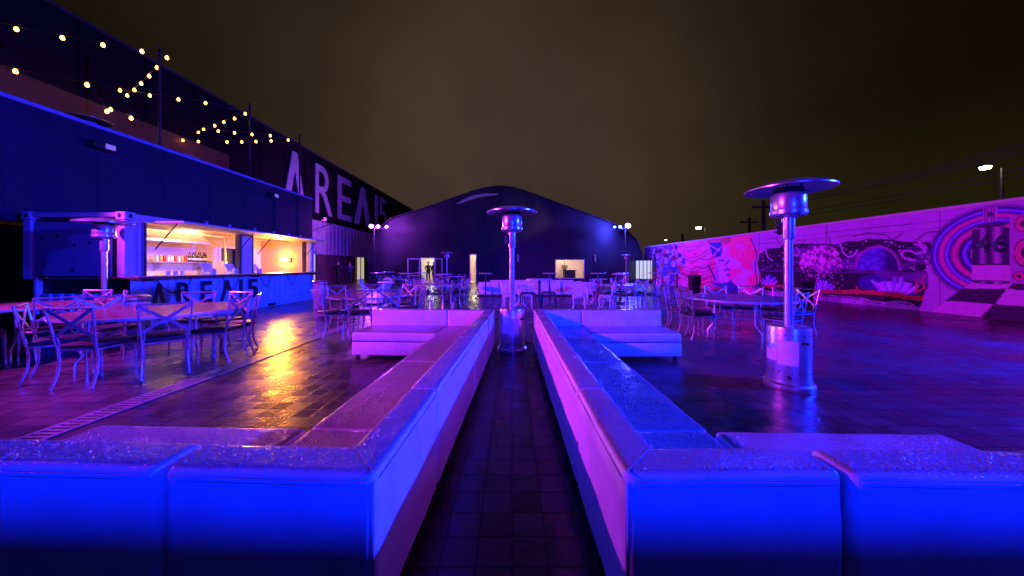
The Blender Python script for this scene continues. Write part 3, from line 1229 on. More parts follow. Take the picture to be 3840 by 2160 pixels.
B = [bm.verts.new((x, 22, h + 0.03)) for x, h in pp]
for i in range(len(pp) - 1):
    bm.faces.new((A[i], A[i + 1], B[i + 1], B[i]))
obj('roof', bm, 'facade', fac)
bm = bmesh.new()
add_tube(bm, [(x, -0.27, h + 0.04) for x, h in roof], 0.035, 6)
obj('roof_edge', bm, 'dark_metal', fac)
# curved strip beneath the crown of the roof, its reflection painted in pale
bm = bmesh.new()
up_ = [(1148, 513), (1165, 503), (1190, 492), (1220, 487), (1254, 488)]
lo_ = [(1152, 514), (1170, 508), (1195, 499), (1222, 494), (1252, 491)]
poly = [(fx(u), fh(v)) for u, v in up_] + [(fx(u), fh(v)) for u, v in lo_[::-1]]
add_prism(bm, poly, 'y', -0.07, -0.035)
obj('roof_strip', bm, 'letter_white', fac)
# lit rooms behind the openings
for k, (o, em) in enumerate(zip(ops, ('room_cool', 'room_light', 'room_light'))):
    bm = bmesh.new()
    x0, x1 = o[0] - 1.0, o[1] + 1.0
    fl_, ce = max(0.0, o[2] - 0.3), o[3] + 0.5
    vs = lambda *c: bm.faces.new([bm.verts.new(v) for v in c])
    vs((x0, 3, fl_), (x1, 3, fl_), (x1, 3, ce), (x0, 3, ce))
    vs((x0, 0.05, fl_), (x0, 3, fl_), (x0, 3, ce), (x0, 0.05, ce))
    vs((x1, 0.05, fl_), (x1, 3, fl_), (x1, 3, ce), (x1, 0.05, ce))
    vs((x0, 0.05, ce), (x1, 0.05, ce), (x1, 3, ce), (x0, 3, ce))
    vs((x0, 0.05, fl_ + 0.01), (x1, 0.05, fl_ + 0.01), (x1, 3, fl_ + 0.01), (x0, 3, fl_ + 0.01))
    obj('lit_room', bm, 'kitchen_wall', fac, smooth=False)
    lamp('room_light', 'POINT', ((o[0] + o[1]) / 2, FZ + 1.4, ce - 0.35), (1.0, 0.80, 0.55) if k else (0.95, 1.0, 0.75), 95, size=0.15)
# frames of the openings
for o in ops:
    bm = bmesh.new()
    add_box(bm, o[0] - 0.07, o[0], -0.06, 0.06, o[2], o[3])
    add_box(bm, o[1], o[1] + 0.07, -0.06, 0.06, o[2], o[3])
    add_box(bm, o[0] - 0.07, o[1] + 0.07, -0.06, 0.06, o[3], o[3] + 0.07)
    if o[2] > 0:
        add_box(bm, o[0] - 0.07, o[1] + 0.07, -0.06, 0.06, o[2] - 0.07, o[2])
    obj('opening_frame', bm, 'frame_violet', fac)
# glazed doors standing open either side of the entrance
for xa, xb in ((fx(1026), fx(1058)), (fx(1094), fx(1114))):
    bm = bmesh.new()
    for c in ((xa, xa + 0.09, 0.03, 2.0), (xb - 0.09, xb, 0.03, 2.0), (xa + 0.09, xb - 0.09, 1.91, 2.0), (xa + 0.09, xb - 0.09, 0.55, 0.66), (xa + 0.09, xb - 0.09, 0.03, 0.12)):
        add_box(bm, c[0], c[1], -0.16, -0.10, c[2], c[3])
    d = obj('glass_door', bm, 'frame_violet', fac)
    bm = bmesh.new()
    add_box(bm, xa + 0.09, xb - 0.09, -0.14, -0.12, 0.12, 1.91)
    obj('pane', bm, 'glass_dark', d)
for u in (1496, 1303):
    bm = bmesh.new()
    add_tube(bm, [(fx(u), -0.12, 1.75), (fx(u), -0.12, 2.3)], 0.06, 10)
    obj('wall_sconce', bm, 'frame_violet', fac)

# table and counter goods seen inside the lit window
t = thing('bar_counter', 'dark bar counter inside the lit far window', 'counter', (fx(1440), FZ + 1.2, 0.1))
part('counter_top', 'black', t, add_box, -0.55, 0.55, -0.25, 0.25, 0.88, 0.94)
part('counter_body', 'dark_metal', t, add_box, -0.45, 0.45, -0.18, 0.18, 0.0, 0.879)

# bright booth and black bars at the right end of the venue
bo = thing('lit_gate', 'black barred gate with bright white light behind it beside the mural', 'gate', (fx(1622) * 25 / 26, 25, 0))
bm = bmesh.new()
for i in range(6):
    x = -0.75 + i * 0.3
    add_box(bm, x, x + 0.045, -0.02, 0.02, 0.05, 1.95)
add_box(bm, -0.8, 0.8, -0.025, 0.025, 1.95, 2.0)
add_box(bm, -0.8, 0.8, -0.025, 0.025, 0.05, 0.1)
add_tube(bm, [(-0.8, 0, 0), (-0.8, 0, 2.3)], 0.05, 8)
add_tube(bm, [(0.8, 0, 0), (0.8, 0, 2.1)], 0.05, 8)
obj('bars', bm, 'black', bo)
bm = bmesh.new()
add_box(bm, -0.7, 0.72, 0.35, 0.4, 0.35, 1.8)
obj('lit_panel', bm, 'room_cool', bo)

# ------------------------------------------------------------------ mural wall on the right
WX, WS = 12.76, -0.0567


def wall_z(u):
    return 10208.0 / (u - 1242.6)


def wp(u, v):
    z = wall_z(u)
    return z, 1.32 + (671 - v) * z / 800.0


wall = thing('mural_wall', 'long pale concrete wall painted with a colourful mural along the right', 'wall', (0, 0, 0))
WH = 2.92
WY0, WY1 = -6.0, 27.0
bm = bmesh.new()
fr = [(WX + WS * WY0, WY0), (WX + WS * WY1, WY1)]
th = 0.25
vs = []
for h in (0, WH):
    for x, y in (fr[0], fr[1], (fr[1][0] + th, fr[1][1]), (fr[0][0] + th, fr[0][1])):
        vs.append(bm.verts.new((x, y, h)))
for f in ((0, 1, 2, 3), (4, 5, 6, 7), (0, 1, 5, 4), (1, 2, 6, 5), (2, 3, 7, 6), (3, 0, 4, 7)):
    bm.faces.new([vs[i] for i in f])
obj('wall_body', bm, 'concrete', wall, smooth=False)
bm = bmesh.new()
add_strip(bm, (fr[0][0] + 0.125, WY0, WH + 0.045), (fr[1][0] + 0.125, WY1, WH + 0.045), 0.31, 0.08, (0, 0, 1))
obj('coping', bm, 'concrete', wall)

# the painting: colour laid down per vertex on a fine sheet 4 mm in front of the wall
PZ0, PZ1 = 5.5, 26.9
nz_, nh_ = 1000, 150
Z = np.linspace(PZ0, PZ1, nz_)[:, None] * np.ones((1, nh_))
H = np.linspace(0.0, WH - 0.01, nh_)[None, :] * np.ones((nz_, 1))
rng = np.random.default_rng(5)


def vnoise(x, y, sc, seed):
    """smooth value noise"""
    rg = np.random.default_rng(seed)
    tab = rg.random((64, 64))
    x = x * sc
    y = y * sc
    xi = np.floor(x).astype(int)
    yi = np.floor(y).astype(int)
    fx_ = x - xi
    fy_ = y - yi
    fx_ = fx_ * fx_ * (3 - 2 * fx_)
    fy_ = fy_ * fy_ * (3 - 2 * fy_)
    g_ = lambda a, b: tab[a % 64, b % 64]
    return (g_(xi, yi) * (1 - fx_) + g_(xi + 1, yi) * fx_) * (1 - fy_) + (g_(xi, yi + 1) * (1 - fx_) + g_(xi + 1, yi + 1) * fx_) * fy_


def fbm(x, y, sc, seed, n=4):
    s = 0
    a = 0.5
    for i in range(n):
        s = s + a * vnoise(x, y, sc * 2 ** i, seed + i)
        a *= 0.5
    return s / (1 - 0.5 ** n)


C = np.zeros((nz_, nh_, 3))
base = np.array([0.46, 0.44, 0.60])
C[:] = base
C *= (0.88 + 0.24 * fbm(Z, H, 1.5, 11))[..., None]
# upright panel joints of the tilt-up wall
for zj in np.arange(6.0, 27, 3.1):
    C[np.abs(Z - zj) < 0.02] *= 0.45
for shadow_h in (2.42, 2.62):  # shadows of cables, painted as darker level lines
    C[np.abs(H - shadow_h + 0.01 * np.sin(Z)) < 0.014] *= 0.5


def lay(mask, col, soft=None):
    global C
    a = mask.astype(float) if soft is None else np.clip(soft, 0, 1)
    C = C * (1 - a[..., None]) + np.array(col) * a[..., None]


def inpoly(poly):
    m = np.zeros_like(Z, dtype=bool)
    n = len(poly)
    j = n - 1
    for i in range(n):
        xi, yi = poly[i]
        xj, yj = poly[j]
        c = ((yi > H) != (yj > H)) & (Z < (xj - xi) * (H - yi) / (yj - yi + 1e-12) + xi)
        m ^= c
        j = i
    return m


def seg_d(p, q):
    p = np.array(p)
    q = np.array(q)
    d = q - p
    t_ = np.clip(((Z - p[0]) * d[0] + (H - p[1]) * d[1]) / (d @ d + 1e-9), 0, 1)
    return np.hypot(Z - p[0] - t_ * d[0], H - p[1] - t_ * d[1])


def line(pts, w, col, a=1.0):
    for p, q in zip(pts, pts[1:]):
        dd = seg_d(p, q)
        lay(None, col, a * np.clip((w - dd) / (0.4 * w) + 0.5, 0, 1))


def ell(cz, ch, rz, rh):
    return np.hypot((Z - cz) / rz, (H - ch) / rh)


# -- far section: blue and red patterned figures
m = (Z > 21.2 + 0.6 * np.sin(H * 3)) & (H > 0.02)
n1 = fbm(Z, H, 1.3, 21)
lay(m, (0.45, 0.22, 0.42))
lay(m & (n1 > 0.5), (0.08, 0.07, 0.30))
lay(m & (fbm(Z, H, 2.2, 31) > 0.58), (0.45, 0.05, 0.09))
lay(m & (fbm(Z, H, 2.4, 41) > 0.62), (0.55, 0.45, 0.55))
for i in range(90):
    cz = rng.uniform(21.3, 26.3)
    ch = rng.uniform(0.2, 2.7)
    r_ = rng.uniform(0.06, 0.17)
    lay(ell(cz, ch, r_ * 1.5, r_) < 1, [(0.05, 0.06, 0.5), (0.55, 0.06, 0.08), (0.05, 0.03, 0.12), (0.6, 0.2, 0.3)][rng.integers(0, 4)])
for cz, ch in ((23.6, 1.75), (22.6, 1.5), (24.8, 2.1)):
    lay(ell(cz, ch, 0.42, 0.34) < 1, (0.05, 0.04, 0.22))
    lay(ell(cz, ch + 0.02, 0.30, 0.24) < 1, (0.55, 0.36, 0.55))
    lay(ell(cz, ch + 0.42, 0.36, 0.16) < 1, (0.16, 0.03, 0.06))
lay((Z > 25.9), (0.10, 0.08, 0.16))
# -- red / pink section with a face in profile
m = (Z < 21.6 + 0.5 * np.sin(H * 3)) & (Z > 15.55 + 0.25 * np.sin(H * 5 + 1))
fl1 = fbm(Z * 0.55 + 0.4 * H, H - 0.25 * Z, 1.3, 51, 5)
lay(m, (0.85, 0.08, 0.30))
lay(m & (fl1 > 0.52), (0.80, 0.16, 0.50))
lay(m & (fl1 > 0.60), (0.66, 0.50, 0.62))
lay(m & (fl1 < 0.38), (0.46, 0.05, 0.14))
lay(m & (Z < 17.1) & (fl1 < 0.55), (0.90, 0.05, 0.30))
fl2 = np.sin(9 * (H + 0.28 * np.sin(Z * 1.3)) + 3 * fbm(Z, H, 1.2, 61))
lay(m & (Z > 18.6) & (fl2 > 0.45), (0.42, 0.06, 0.16))
lay(m & (Z > 18.6) & (fl2 > 0.86), (0.68, 0.42, 0.5))
q = lambda x, y: wp(1529.5 + 0.1944 * x, 550 + 0.1944 * y)     # coordinates read off an enlargement of the photograph
face = [q(*p) for p in ((1370, 540), (1400, 490), (1470, 480), (1530, 520), (1560, 540), (1530, 590), (1555, 625), (1575, 660), (1545, 690), (1575, 735), (1545, 760), (1590, 800),
                        (1560, 830), (1490, 850), (1440, 820), (1430, 720), (1440, 640), (1390, 580))]
neck = [q(*p) for p in ((1380, 560), (1440, 640), (1430, 740), (1440, 830), (1500, 850), (1560, 830), (1480, 900), (1380, 880), (1340, 760), (1390, 700))]
lay(inpoly(neck), (0.46, 0.30, 0.62))
lay(inpoly(face), (0.62, 0.56, 0.72))
lay(inpoly([q(*p) for p in ((1300, 310), (1470, 300), (1480, 420), (1460, 490), (1350, 510), (1340, 420))]), (0.04, 0.05, 0.34))
for p in (((1310, 340), (1450, 420)), ((1340, 500), (1460, 370))):
    line([q(*p[0]), q(*p[1])], 0.04, (0.6, 0.56, 0.7))
for p in (((1560, 540), (1545, 575), (1520, 595)), ((1575, 660), (1535, 655), (1510, 670)), ((1575, 735), (1540, 730)), ((1590, 800), (1560, 830), (1490, 850))):
    line([q(*c_) for c_ in p], 0.05, (0.07, 0.08, 0.5))
line([q(1440, 545), q(1475, 535), q(1500, 548)], 0.04, (0.06, 0.05, 0.2))
for k_ in range(7):
    y_ = 470 + 55 * k_
    line([q(1395 - 4 * k_, y_), q(1300 - 20 * k_, y_ + 60), q(1180 - 26 * k_, y_ + 50), q(1060, y_ + 110)], 0.05, ((0.5, 0.04, 0.16), (0.85, 0.10, 0.40), (0.35, 0.03, 0.14))[k_ % 3], 0.85)
lay(inpoly([q(*p) for p in ((1320, 820), (1500, 850), (1600, 815), (1660, 860), (1710, 950), (1560, 945), (1430, 880))]), (0.05, 0.05, 0.32))
line([q(1300, 610), q(1350, 700), q(1390, 790)], 0.07, (0.06, 0.05, 0.2))
line([q(1850, 250), q(1930, 470), q(1900, 600), q(1930, 800), q(1900, 900)], 0.06, (0.5, 0.44, 0.5))
line([q(1850, 250), q(1930, 470), q(1900, 600), q(1930, 800), q(1900, 900)], 0.02, (0.06, 0.04, 0.06))
# -- cosmic panel with torn edge
q = lambda x, y: wp(1851.4 + 0.2812 * x, 509.8 + 0.2812 * y)
edge_ = [(205, 470), (270, 410), (390, 405), (420, 375), (560, 370), (700, 365), (900, 372), (1000, 345), (1110, 345), (1180, 325), (1330, 325), (1480, 345), (1650, 355), (1725, 350),
         (1750, 395), (1735, 460), (1695, 520), (1700, 600), (1730, 650), (1725, 740), (1690, 810), (1680, 900), (1630, 935), (1570, 900), (1500, 880), (1420, 880), (1330, 890),
         (1220, 880), (1130, 850), (1000, 840), (860, 830), (700, 815), (500, 800), (300, 790), (200, 760), (215, 640), (195, 560)]
wob = 0.05 * (fbm(Z, H, 4, 71) - 0.5)
Zs, Hs = Z, H
Z, H = Zs + 2 * wob, Hs + wob
pm = inpoly([q(*p) for p in edge_])
Z, H = Zs, Hs
lay(pm, (0.014, 0.007, 0.035))
neb = fbm(Z * 0.6, H * 2.0, 1.5, 81, 5)
lay(None, (0.16, 0.09, 0.34), pm * np.clip((neb - 0.5) * 5, 0, 0.8))
lay(None, (0.02, 0.012, 0.03), pm * np.clip((0.44 - neb) * 6, 0, 0.8))
z0h = q(800, 605)[1]
lay(None, (0.20, 0.10, 0.36), pm * np.clip(1 - np.abs(H - z0h + 0.06) / 0.05, 0, 1) * 0.6)
for i in range(170):
    cz = rng.uniform(9.4, 15.2)
    ch = rng.uniform(1.2, 2.3)
    lay(pm & (np.hypot(Z - cz, H - ch) < rng.uniform(0.012, 0.028)), (0.72, 0.6, 0.8))
# planet with a dark night side and a pale rim
cz, ch, rz, rh = (q(1085, 600)[0] + q(1450, 600)[0]) / 2, q(1268, 598)[1], 0.58, 0.72
pd = ell(cz, ch, rz, rh)
dom = (pd < 1) & (H > ch - 0.03)
lay(None, (0.50, 0.22, 0.55), pm * (H > ch - 0.03) * np.clip((1.16 - pd) * 6, 0, 0.7) * (pd >= 1))
pn = fbm(Z, H, 7, 91)
lay(dom, (0.07, 0.10, 0.50))
lay(None, (0.16, 0.22, 0.70), dom * np.clip((pn - 0.45) * 5, 0, 0.8))
lay(None, (0.02, 0.015, 0.10), dom * np.clip((cz - 0.12 - Z) * 4 + 0.2, 0, 0.95))
lay(None, (0.05, 0.06, 0.4), pm * np.clip((1 - ell(cz + 0.1, ch - 0.45, 0.5, 0.3)) * 3, 0, 0.7))
# blossom tree
tz = q(750, 400)[0]
tcx = ell(tz, q(750, 560)[1] - 0.02, 0.82, 0.80)
tree = (tcx < 1.0 + 0.2 * (fbm(Z, H, 5, 101) - 0.5)) & (H > q(750, 585)[1] + 0.10 * np.sin(Z * 7)) & pm
fo = fbm(Z, H, 11, 111, 3)
lay(tree & (fo > 0.42), (0.60, 0.20, 0.52))
lay(tree & (fo > 0.58), (0.82, 0.50, 0.78))
lay(tree & (fo < 0.36), (0.14, 0.04, 0.2))
for p in (((735, 780), (740, 640), (720, 560), (650, 500)), ((740, 640), (790, 560), (860, 540)), ((735, 600), (740, 500), (760, 450))):
    line([q(*c_) for c_ in p], 0.022, (0.42, 0.2, 0.5))
for i in range(150):
    cz_ = rng.normal(tz, 0.42)
    ch_ = rng.uniform(0.55, 1.35)
    lay(pm & (np.hypot(Z - cz_, H - ch_) < 0.02), (0.75, 0.45, 0.72))
# pale swooping comets
for p in (((265, 420), (285, 490), (330, 520)), ((540, 400), (572, 440), (545, 480), (510, 460)), ((935, 370), (960, 450), (1010, 490), (1060, 470), (1085, 425)),
          ((1700, 400), (1690, 440), (1620, 460), (1560, 430), (1500, 430), (1480, 460), (1510, 500), (1600, 515)), ((1640, 360), (1690, 390), (1690, 440)), ((1600, 370), (1670, 400))):
    line([q(*c_) for c_ in p], 0.028, (0.62, 0.5, 0.74), 0.85)
# crystals
for x0, x1, yb, yt in ((230, 360, 745, 650), (690, 870, 800, 690), (1240, 1600, 840, 660)):
    nb = 9 if x1 - x0 < 300 else 15
    lay(None, (0.06, 0.10, 0.6), pm * np.clip((1 - ell(q((x0 + x1) / 2, yb)[0], q(x0, yb)[1], abs(q(x0, yb)[0] - q(x1, yb)[0]) * 0.6, 0.6)) * 3, 0, 0.8))
    for i in range(nb):
        f_ = i / (nb - 1)
        bx = x0 + (x1 - x0) * (0.28 + 0.44 * f_)
        tx = x0 + (x1 - x0) * (f_ * 1.1 - 0.05)
        ty = yb - (yb - yt) * (0.55 + 0.45 * rng.random()) * (1 - 0.5 * abs(f_ - 0.45))
        line([q(bx, yb), q(tx, ty)], 0.035 if x1 - x0 < 300 else 0.045, [(0.45, 0.5, 0.85), (0.25, 0.35, 0.8), (0.62, 0.62, 0.85)][i % 3])
# red ember grass
gb = 0.42 + 0.05 * np.sin(Z * 1.9)
gr = pm & (H < gb + 0.10 * fbm(Z, H, 14, 121)) & (H > gb - 0.10)
lay(gr & (Z < 15.2), (0.62, 0.07, 0.06))
lay(pm & (H <= gb - 0.09), (0.03, 0.02, 0.04))
for p in (((1690, 650), (1660, 700), (1690, 760), (1600, 810)), ((1620, 690), (1615, 780)), ((930, 760), (920, 815)), ((1080, 750), (1080, 815)), ((215, 640), (235, 760))):
    line([q(*c_) for c_ in p], 0.02, (0.65, 0.12, 0.1))
# cracks around the tear
for p in (((360, 320), (400, 380)), ((620, 330), (600, 365)), ((830, 310), (850, 370)), ((1050, 305), (1180, 270), (1330, 290), (1400, 330)), ((1400, 335), (1500, 270)), ((1600, 350), (1700, 270), (1860, 250)),
          ((1700, 500), (1755, 530), (1700, 560)), ((700, 830), (1000, 850), (1100, 860)), ((1150, 880), (1300, 905)), ((1450, 900), (1560, 910)), ((130, 320), (190, 450), (170, 600), (195, 760))):
    line([q(*c_) for c_ in p], 0.018, (0.07, 0.04, 0.07), 0.9)
# -- rings round the spray can
cz, ch = 8.12, 1.66
rr_ = np.hypot((Z - cz), (H - ch))
ringm = (Z > q(2110, 600)[0]) | (H > 1.9)
ringm = ringm & (H > q(1850, 830)[1] + (9.2 - Z) * 0.25)
lay(ringm & (rr_ < 1.15) & (rr_ > 0.40), (0.030, 0.016, 0.085))
for r_, w_, col in ((1.10, 0.13, (0.03, 0.02, 0.10)), (0.87, 0.16, (0.03, 0.02, 0.10)), (0.58, 0.16, (0.03, 0.02, 0.10)), (1.08, 0.06, (0.08, 0.13, 0.75)), (0.95, 0.06, (0.70, 0.14, 0.38)), (0.84, 0.055, (0.08, 0.13, 0.75)),
                    (0.69, 0.07, (0.70, 0.14, 0.38)), (0.50, 0.06, (0.08, 0.13, 0.75))):
    lay(None, col, ringm * np.clip(1.3 - np.abs(rr_ - r_) / w_, 0, 1))
for r_ in (1.085, 0.845, 0.505):
    lay(None, (0.4, 0.45, 0.85), ringm * np.clip(1.2 - np.abs(rr_ - r_) / 0.018, 0, 1))
# -- painted tiled floor
for poly, col in ((((1750, 975), (2100, 722), (2620, 735), (2900, 780), (2900, 1160), (2190, 1025)), (0.62, 0.56, 0.62)), (((1872, 880), (2022, 768), (2425, 772), (2315, 910)), (0.045, 0.03, 0.06)),
                  (((2192, 1024), (2308, 905), (2760, 950), (2760, 1110)), (0.045, 0.03, 0.06)), (((2430, 772), (2480, 722), (2760, 735), (2760, 800)), (0.045, 0.03, 0.06))):
    lay(inpoly([q(*c_) for c_ in poly]), col)
# -- loudspeaker at the frame edge
spk = inpoly([q(*c_) for c_ in ((2455, 130), (2760, 60), (2760, 740), (2455, 715))])
lay(spk, (0.42, 0.30, 0.48))
for (x, y), rz, rh in (((2570, 190), 0.13, 0.20), ((2585, 450), 0.17, 0.34), ((2535, 660), 0.10, 0.11)):
    c_ = q(x, y)
    lay(ell(c_[0], c_[1], rz, rh) < 1, (0.06, 0.02, 0.05))
    lay(ell(c_[0], c_[1], rz * 0.9, rh * 0.9) < 1, (0.62, 0.18, 0.26))
    lay(ell(c_[0], c_[1], rz * 0.35, rh * 0.35) < 1, (0.04, 0.02, 0.04))
# -- spray can: body, shoulders, pale label, cap
ca, cb = q(2112, 500)[0], q(2450, 500)[0]
t_ = (ca - Z) / (ca - cb)
can = (t_ > 0) & (t_ < 1) & (H > 0.86 + 0.05 * (2 * t_ - 1) ** 2) & (H < 2.34 - 0.05 * (2 * t_ - 1) ** 2)
lay(can, (0.05, 0.03, 0.09))
lay(None, (0.45, 0.36, 0.52), can * np.clip(1 - np.abs(t_ - 0.30) / 0.12, 0, 1))
lay(None, (0.52, 0.40, 0.56), can * np.clip(1 - np.abs(t_ - 0.68) / 0.16, 0, 1))
lay(can & (H < 1.37) & (H > 0.97), (0.62, 0.55, 0.62))
lay(can & ((np.abs(H - 1.38) < 0.015) | (np.abs(H - 0.96) < 0.015)), (0.05, 0.03, 0.07))
lay((t_ > 0.12) & (t_ < 0.88) & (H > 2.34) & (H < 2.44), (0.06, 0.04, 0.10))
lay((t_ > 0.32) & (t_ < 0.70) & (H > 2.47) & (H < 2.84), (0.52, 0.42, 0.56))
lay((t_ > 0.32) & (t_ < 0.70) & (H > 2.47) & (H < 2.84) & (np.sin(t_ * 75) > 0.5), (0.10, 0.06, 0.12))
lay(ell(ca + (cb - ca) * 0.5, 2.66, 0.06, 0.06) < 1, (0.05, 0.03, 0.07))
C[..., 1] *= 0.35
C = np.clip(C, 0.003, 0.9)

me = bpy.data.meshes.new('mural')
xx = WX + WS * Z - 0.004
co = np.stack([xx, Z, H + 0.002], -1).reshape(-1, 3)
ii = (np.arange(nz_ - 1)[:, None] * nh_ + np.arange(nh_ - 1)[None, :]).reshape(-1)
fa = np.stack([ii, ii + 1, ii + nh_ + 1, ii + nh_], -1)
me.vertices.add(len(co))
me.vertices.foreach_set('co', co.reshape(-1))
me.loops.add(len(fa) * 4)
me.loops.foreach_set('vertex_index', fa.reshape(-1).astype(np.int32))
me.polygons.add(len(fa))
me.polygons.foreach_set('loop_start', (np.arange(len(fa)) * 4).astype(np.int32))
me.update(calc_edges=True)
at = me.color_attributes.new('paint', 'FLOAT_COLOR', 'POINT')
rgba = np.concatenate([C.reshape(-1, 3), np.ones((nz_ * nh_, 1))], -1).astype(np.float32)
at.data.foreach_set('color', rgba.reshape(-1))
me.materials.append(vcol_mat('mural_paint', 0.55))
mo = bpy.data.objects.new('mural', me)
COL.objects.link(mo)
mo.parent = wall
bm = bmesh.new()
pln = lambda a, h, d: (WX + WS * a - 0.007 - d, a, h)
glyph_into(bm, '4', lambda u, w, d: pln(q(2150, 300)[0] + (q(2275, 300)[0] - q(2150, 300)[0]) * u, 1.68 + 0.46 * w, d), 0.002, 0.03)
glyph_into(bm, '6', lambda u, w, d: pln(q(2300, 300)[0] + (q(2425, 300)[0] - q(2300, 300)[0]) * u, 1.68 + 0.46 * w, d), 0.002, 0.03)
obj('lettering', bm, 'letter_dark', mo, smooth=False)

# ------------------------------------------------------------------ furniture models
def make_cross_chair():
    t = thing('cross_back_chair', '', 'chair')
    m = 'chair_metal'
    # seat pad: dark, domed, rounded trapezoid
    bm = bmesh.new()
    pts = [(-0.19, -0.20), (0.19, -0.20), (0.225, 0.05), (0.20, 0.20), (0.12, 0.235), (-0.12, 0.235), (-0.20, 0.20), (-0.225, 0.05)]
    add_prism(bm, pts, 'z', 0.425, 0.475, 0.018, 2)
    obj('seat', bm, 'seat_black', t)
    bm = bmesh.new()
    fr_ = [(x * 1.0, y * 1.0, 0.415) for x, y in pts]
    add_tube(bm, fr_, 0.011, 6, closed=True)
    obj('seat_frame', bm, m, t)
    # back: uprights bow outward, top rail, flat X
    bm = bmesh.new()
    for s in (-1, 1):
        add_tube(bm, [(s * 0.185, -0.205, 0.41), (s * 0.195, -0.225, 0.52), (s * 0.205, -0.245, 0.66), (s * 0.225, -0.285, 0.885)], 0.0115, 8)
        add_tube(bm, [(s * 0.18, -0.205, 0.43), (s * 0.165, -0.218, 0.49), (s * 0.17, -0.232, 0.56)], 0.009, 6)
    add_tube(bm, [(-0.225, -0.285, 0.885), (-0.11, -0.30, 0.880), (0, -0.305, 0.877), (0.11, -0.30, 0.880), (0.225, -0.285, 0.885)], 0.0115, 8)
    obj('back_frame', bm, m, t)
    bm = bmesh.new()
    for s in (-1, 1):
        a, b, c = Vector((s * 0.215, -0.283, 0.865)), Vector((0, -0.272 - 0.004 * s, 0.70)), Vector((-s * 0.185, -0.230, 0.555))
        prev = None
        for i in range(7):
            f_ = i / 6
            p = a * (1 - f_) ** 2 + b * 2 * f_ * (1 - f_) + c * f_ ** 2
            if prev is not None:
                add_strip(bm, prev, p + (p - prev) * 0.06, 0.036, 0.006, (0, -1, -0.15))
            prev = p
    obj('cross_brace', bm, m, t)
    for x, y, kind in ((-0.185, -0.205, 'r'), (0.185, -0.205, 'r'), (-0.185, 0.185, 'f'), (0.185, 0.185, 'f')):
        bm = bmesh.new()
        if kind == 'r':
            P = [(x, y, 0.415), (x * 1.01, y + 0.012, 0.30), (x * 1.02, y + 0.0, 0.16), (x * 1.05, y - 0.055, 0.0)]
        else:
            P = [(x, y, 0.415), (x * 1.0, y + 0.008, 0.2), (x * 1.02, y + 0.012, 0.0)]
        add_tube(bm, P, 0.0125, 8)
        obj('leg', bm, m, t)
    return t


def make_round_table(rad):
    def f():
        t = thing('round_table', '', 'table')
        part('tabletop', 'wood', t, add_lathe, [(rad - 0.012, 0.705), (rad - 0.012, 0.735), (0, 0.735)], 56)
        bm = bmesh.new()
        add_lathe(bm, [(rad - 0.011, 0.70), (rad + 0.004, 0.702), (rad + 0.004, 0.733), (rad - 0.011, 0.735)], 56)
        obj('edge_band', bm, 'edge', t)
        for sx in (-1, 1):
            for sy in (-1, 1):
                bm = bmesh.new()
                add_tube(bm, [(sx * 0.50, sy * 0.30, 0.70), (sx * 0.50, sy * 0.30, 0.30), (sx * 0.56, sy * 0.40, 0.16), (sx * 0.56, sy * 0.40, 0.0)], 0.015, 8)
                obj('leg', bm, 'steel', t)
        for sx in (-1, 1):
            bm = bmesh.new()
            add_tube(bm, [(sx * 0.5, -0.3, 0.40), (sx * 0.5, 0.3, 0.40)], 0.011, 6)
            add_tube(bm, [(sx * 0.5, 0, 0.40), (sx * 0.15, 0, 0.69)], 0.010, 6)
            obj('brace', bm, 'steel', t)
        return t
    return f


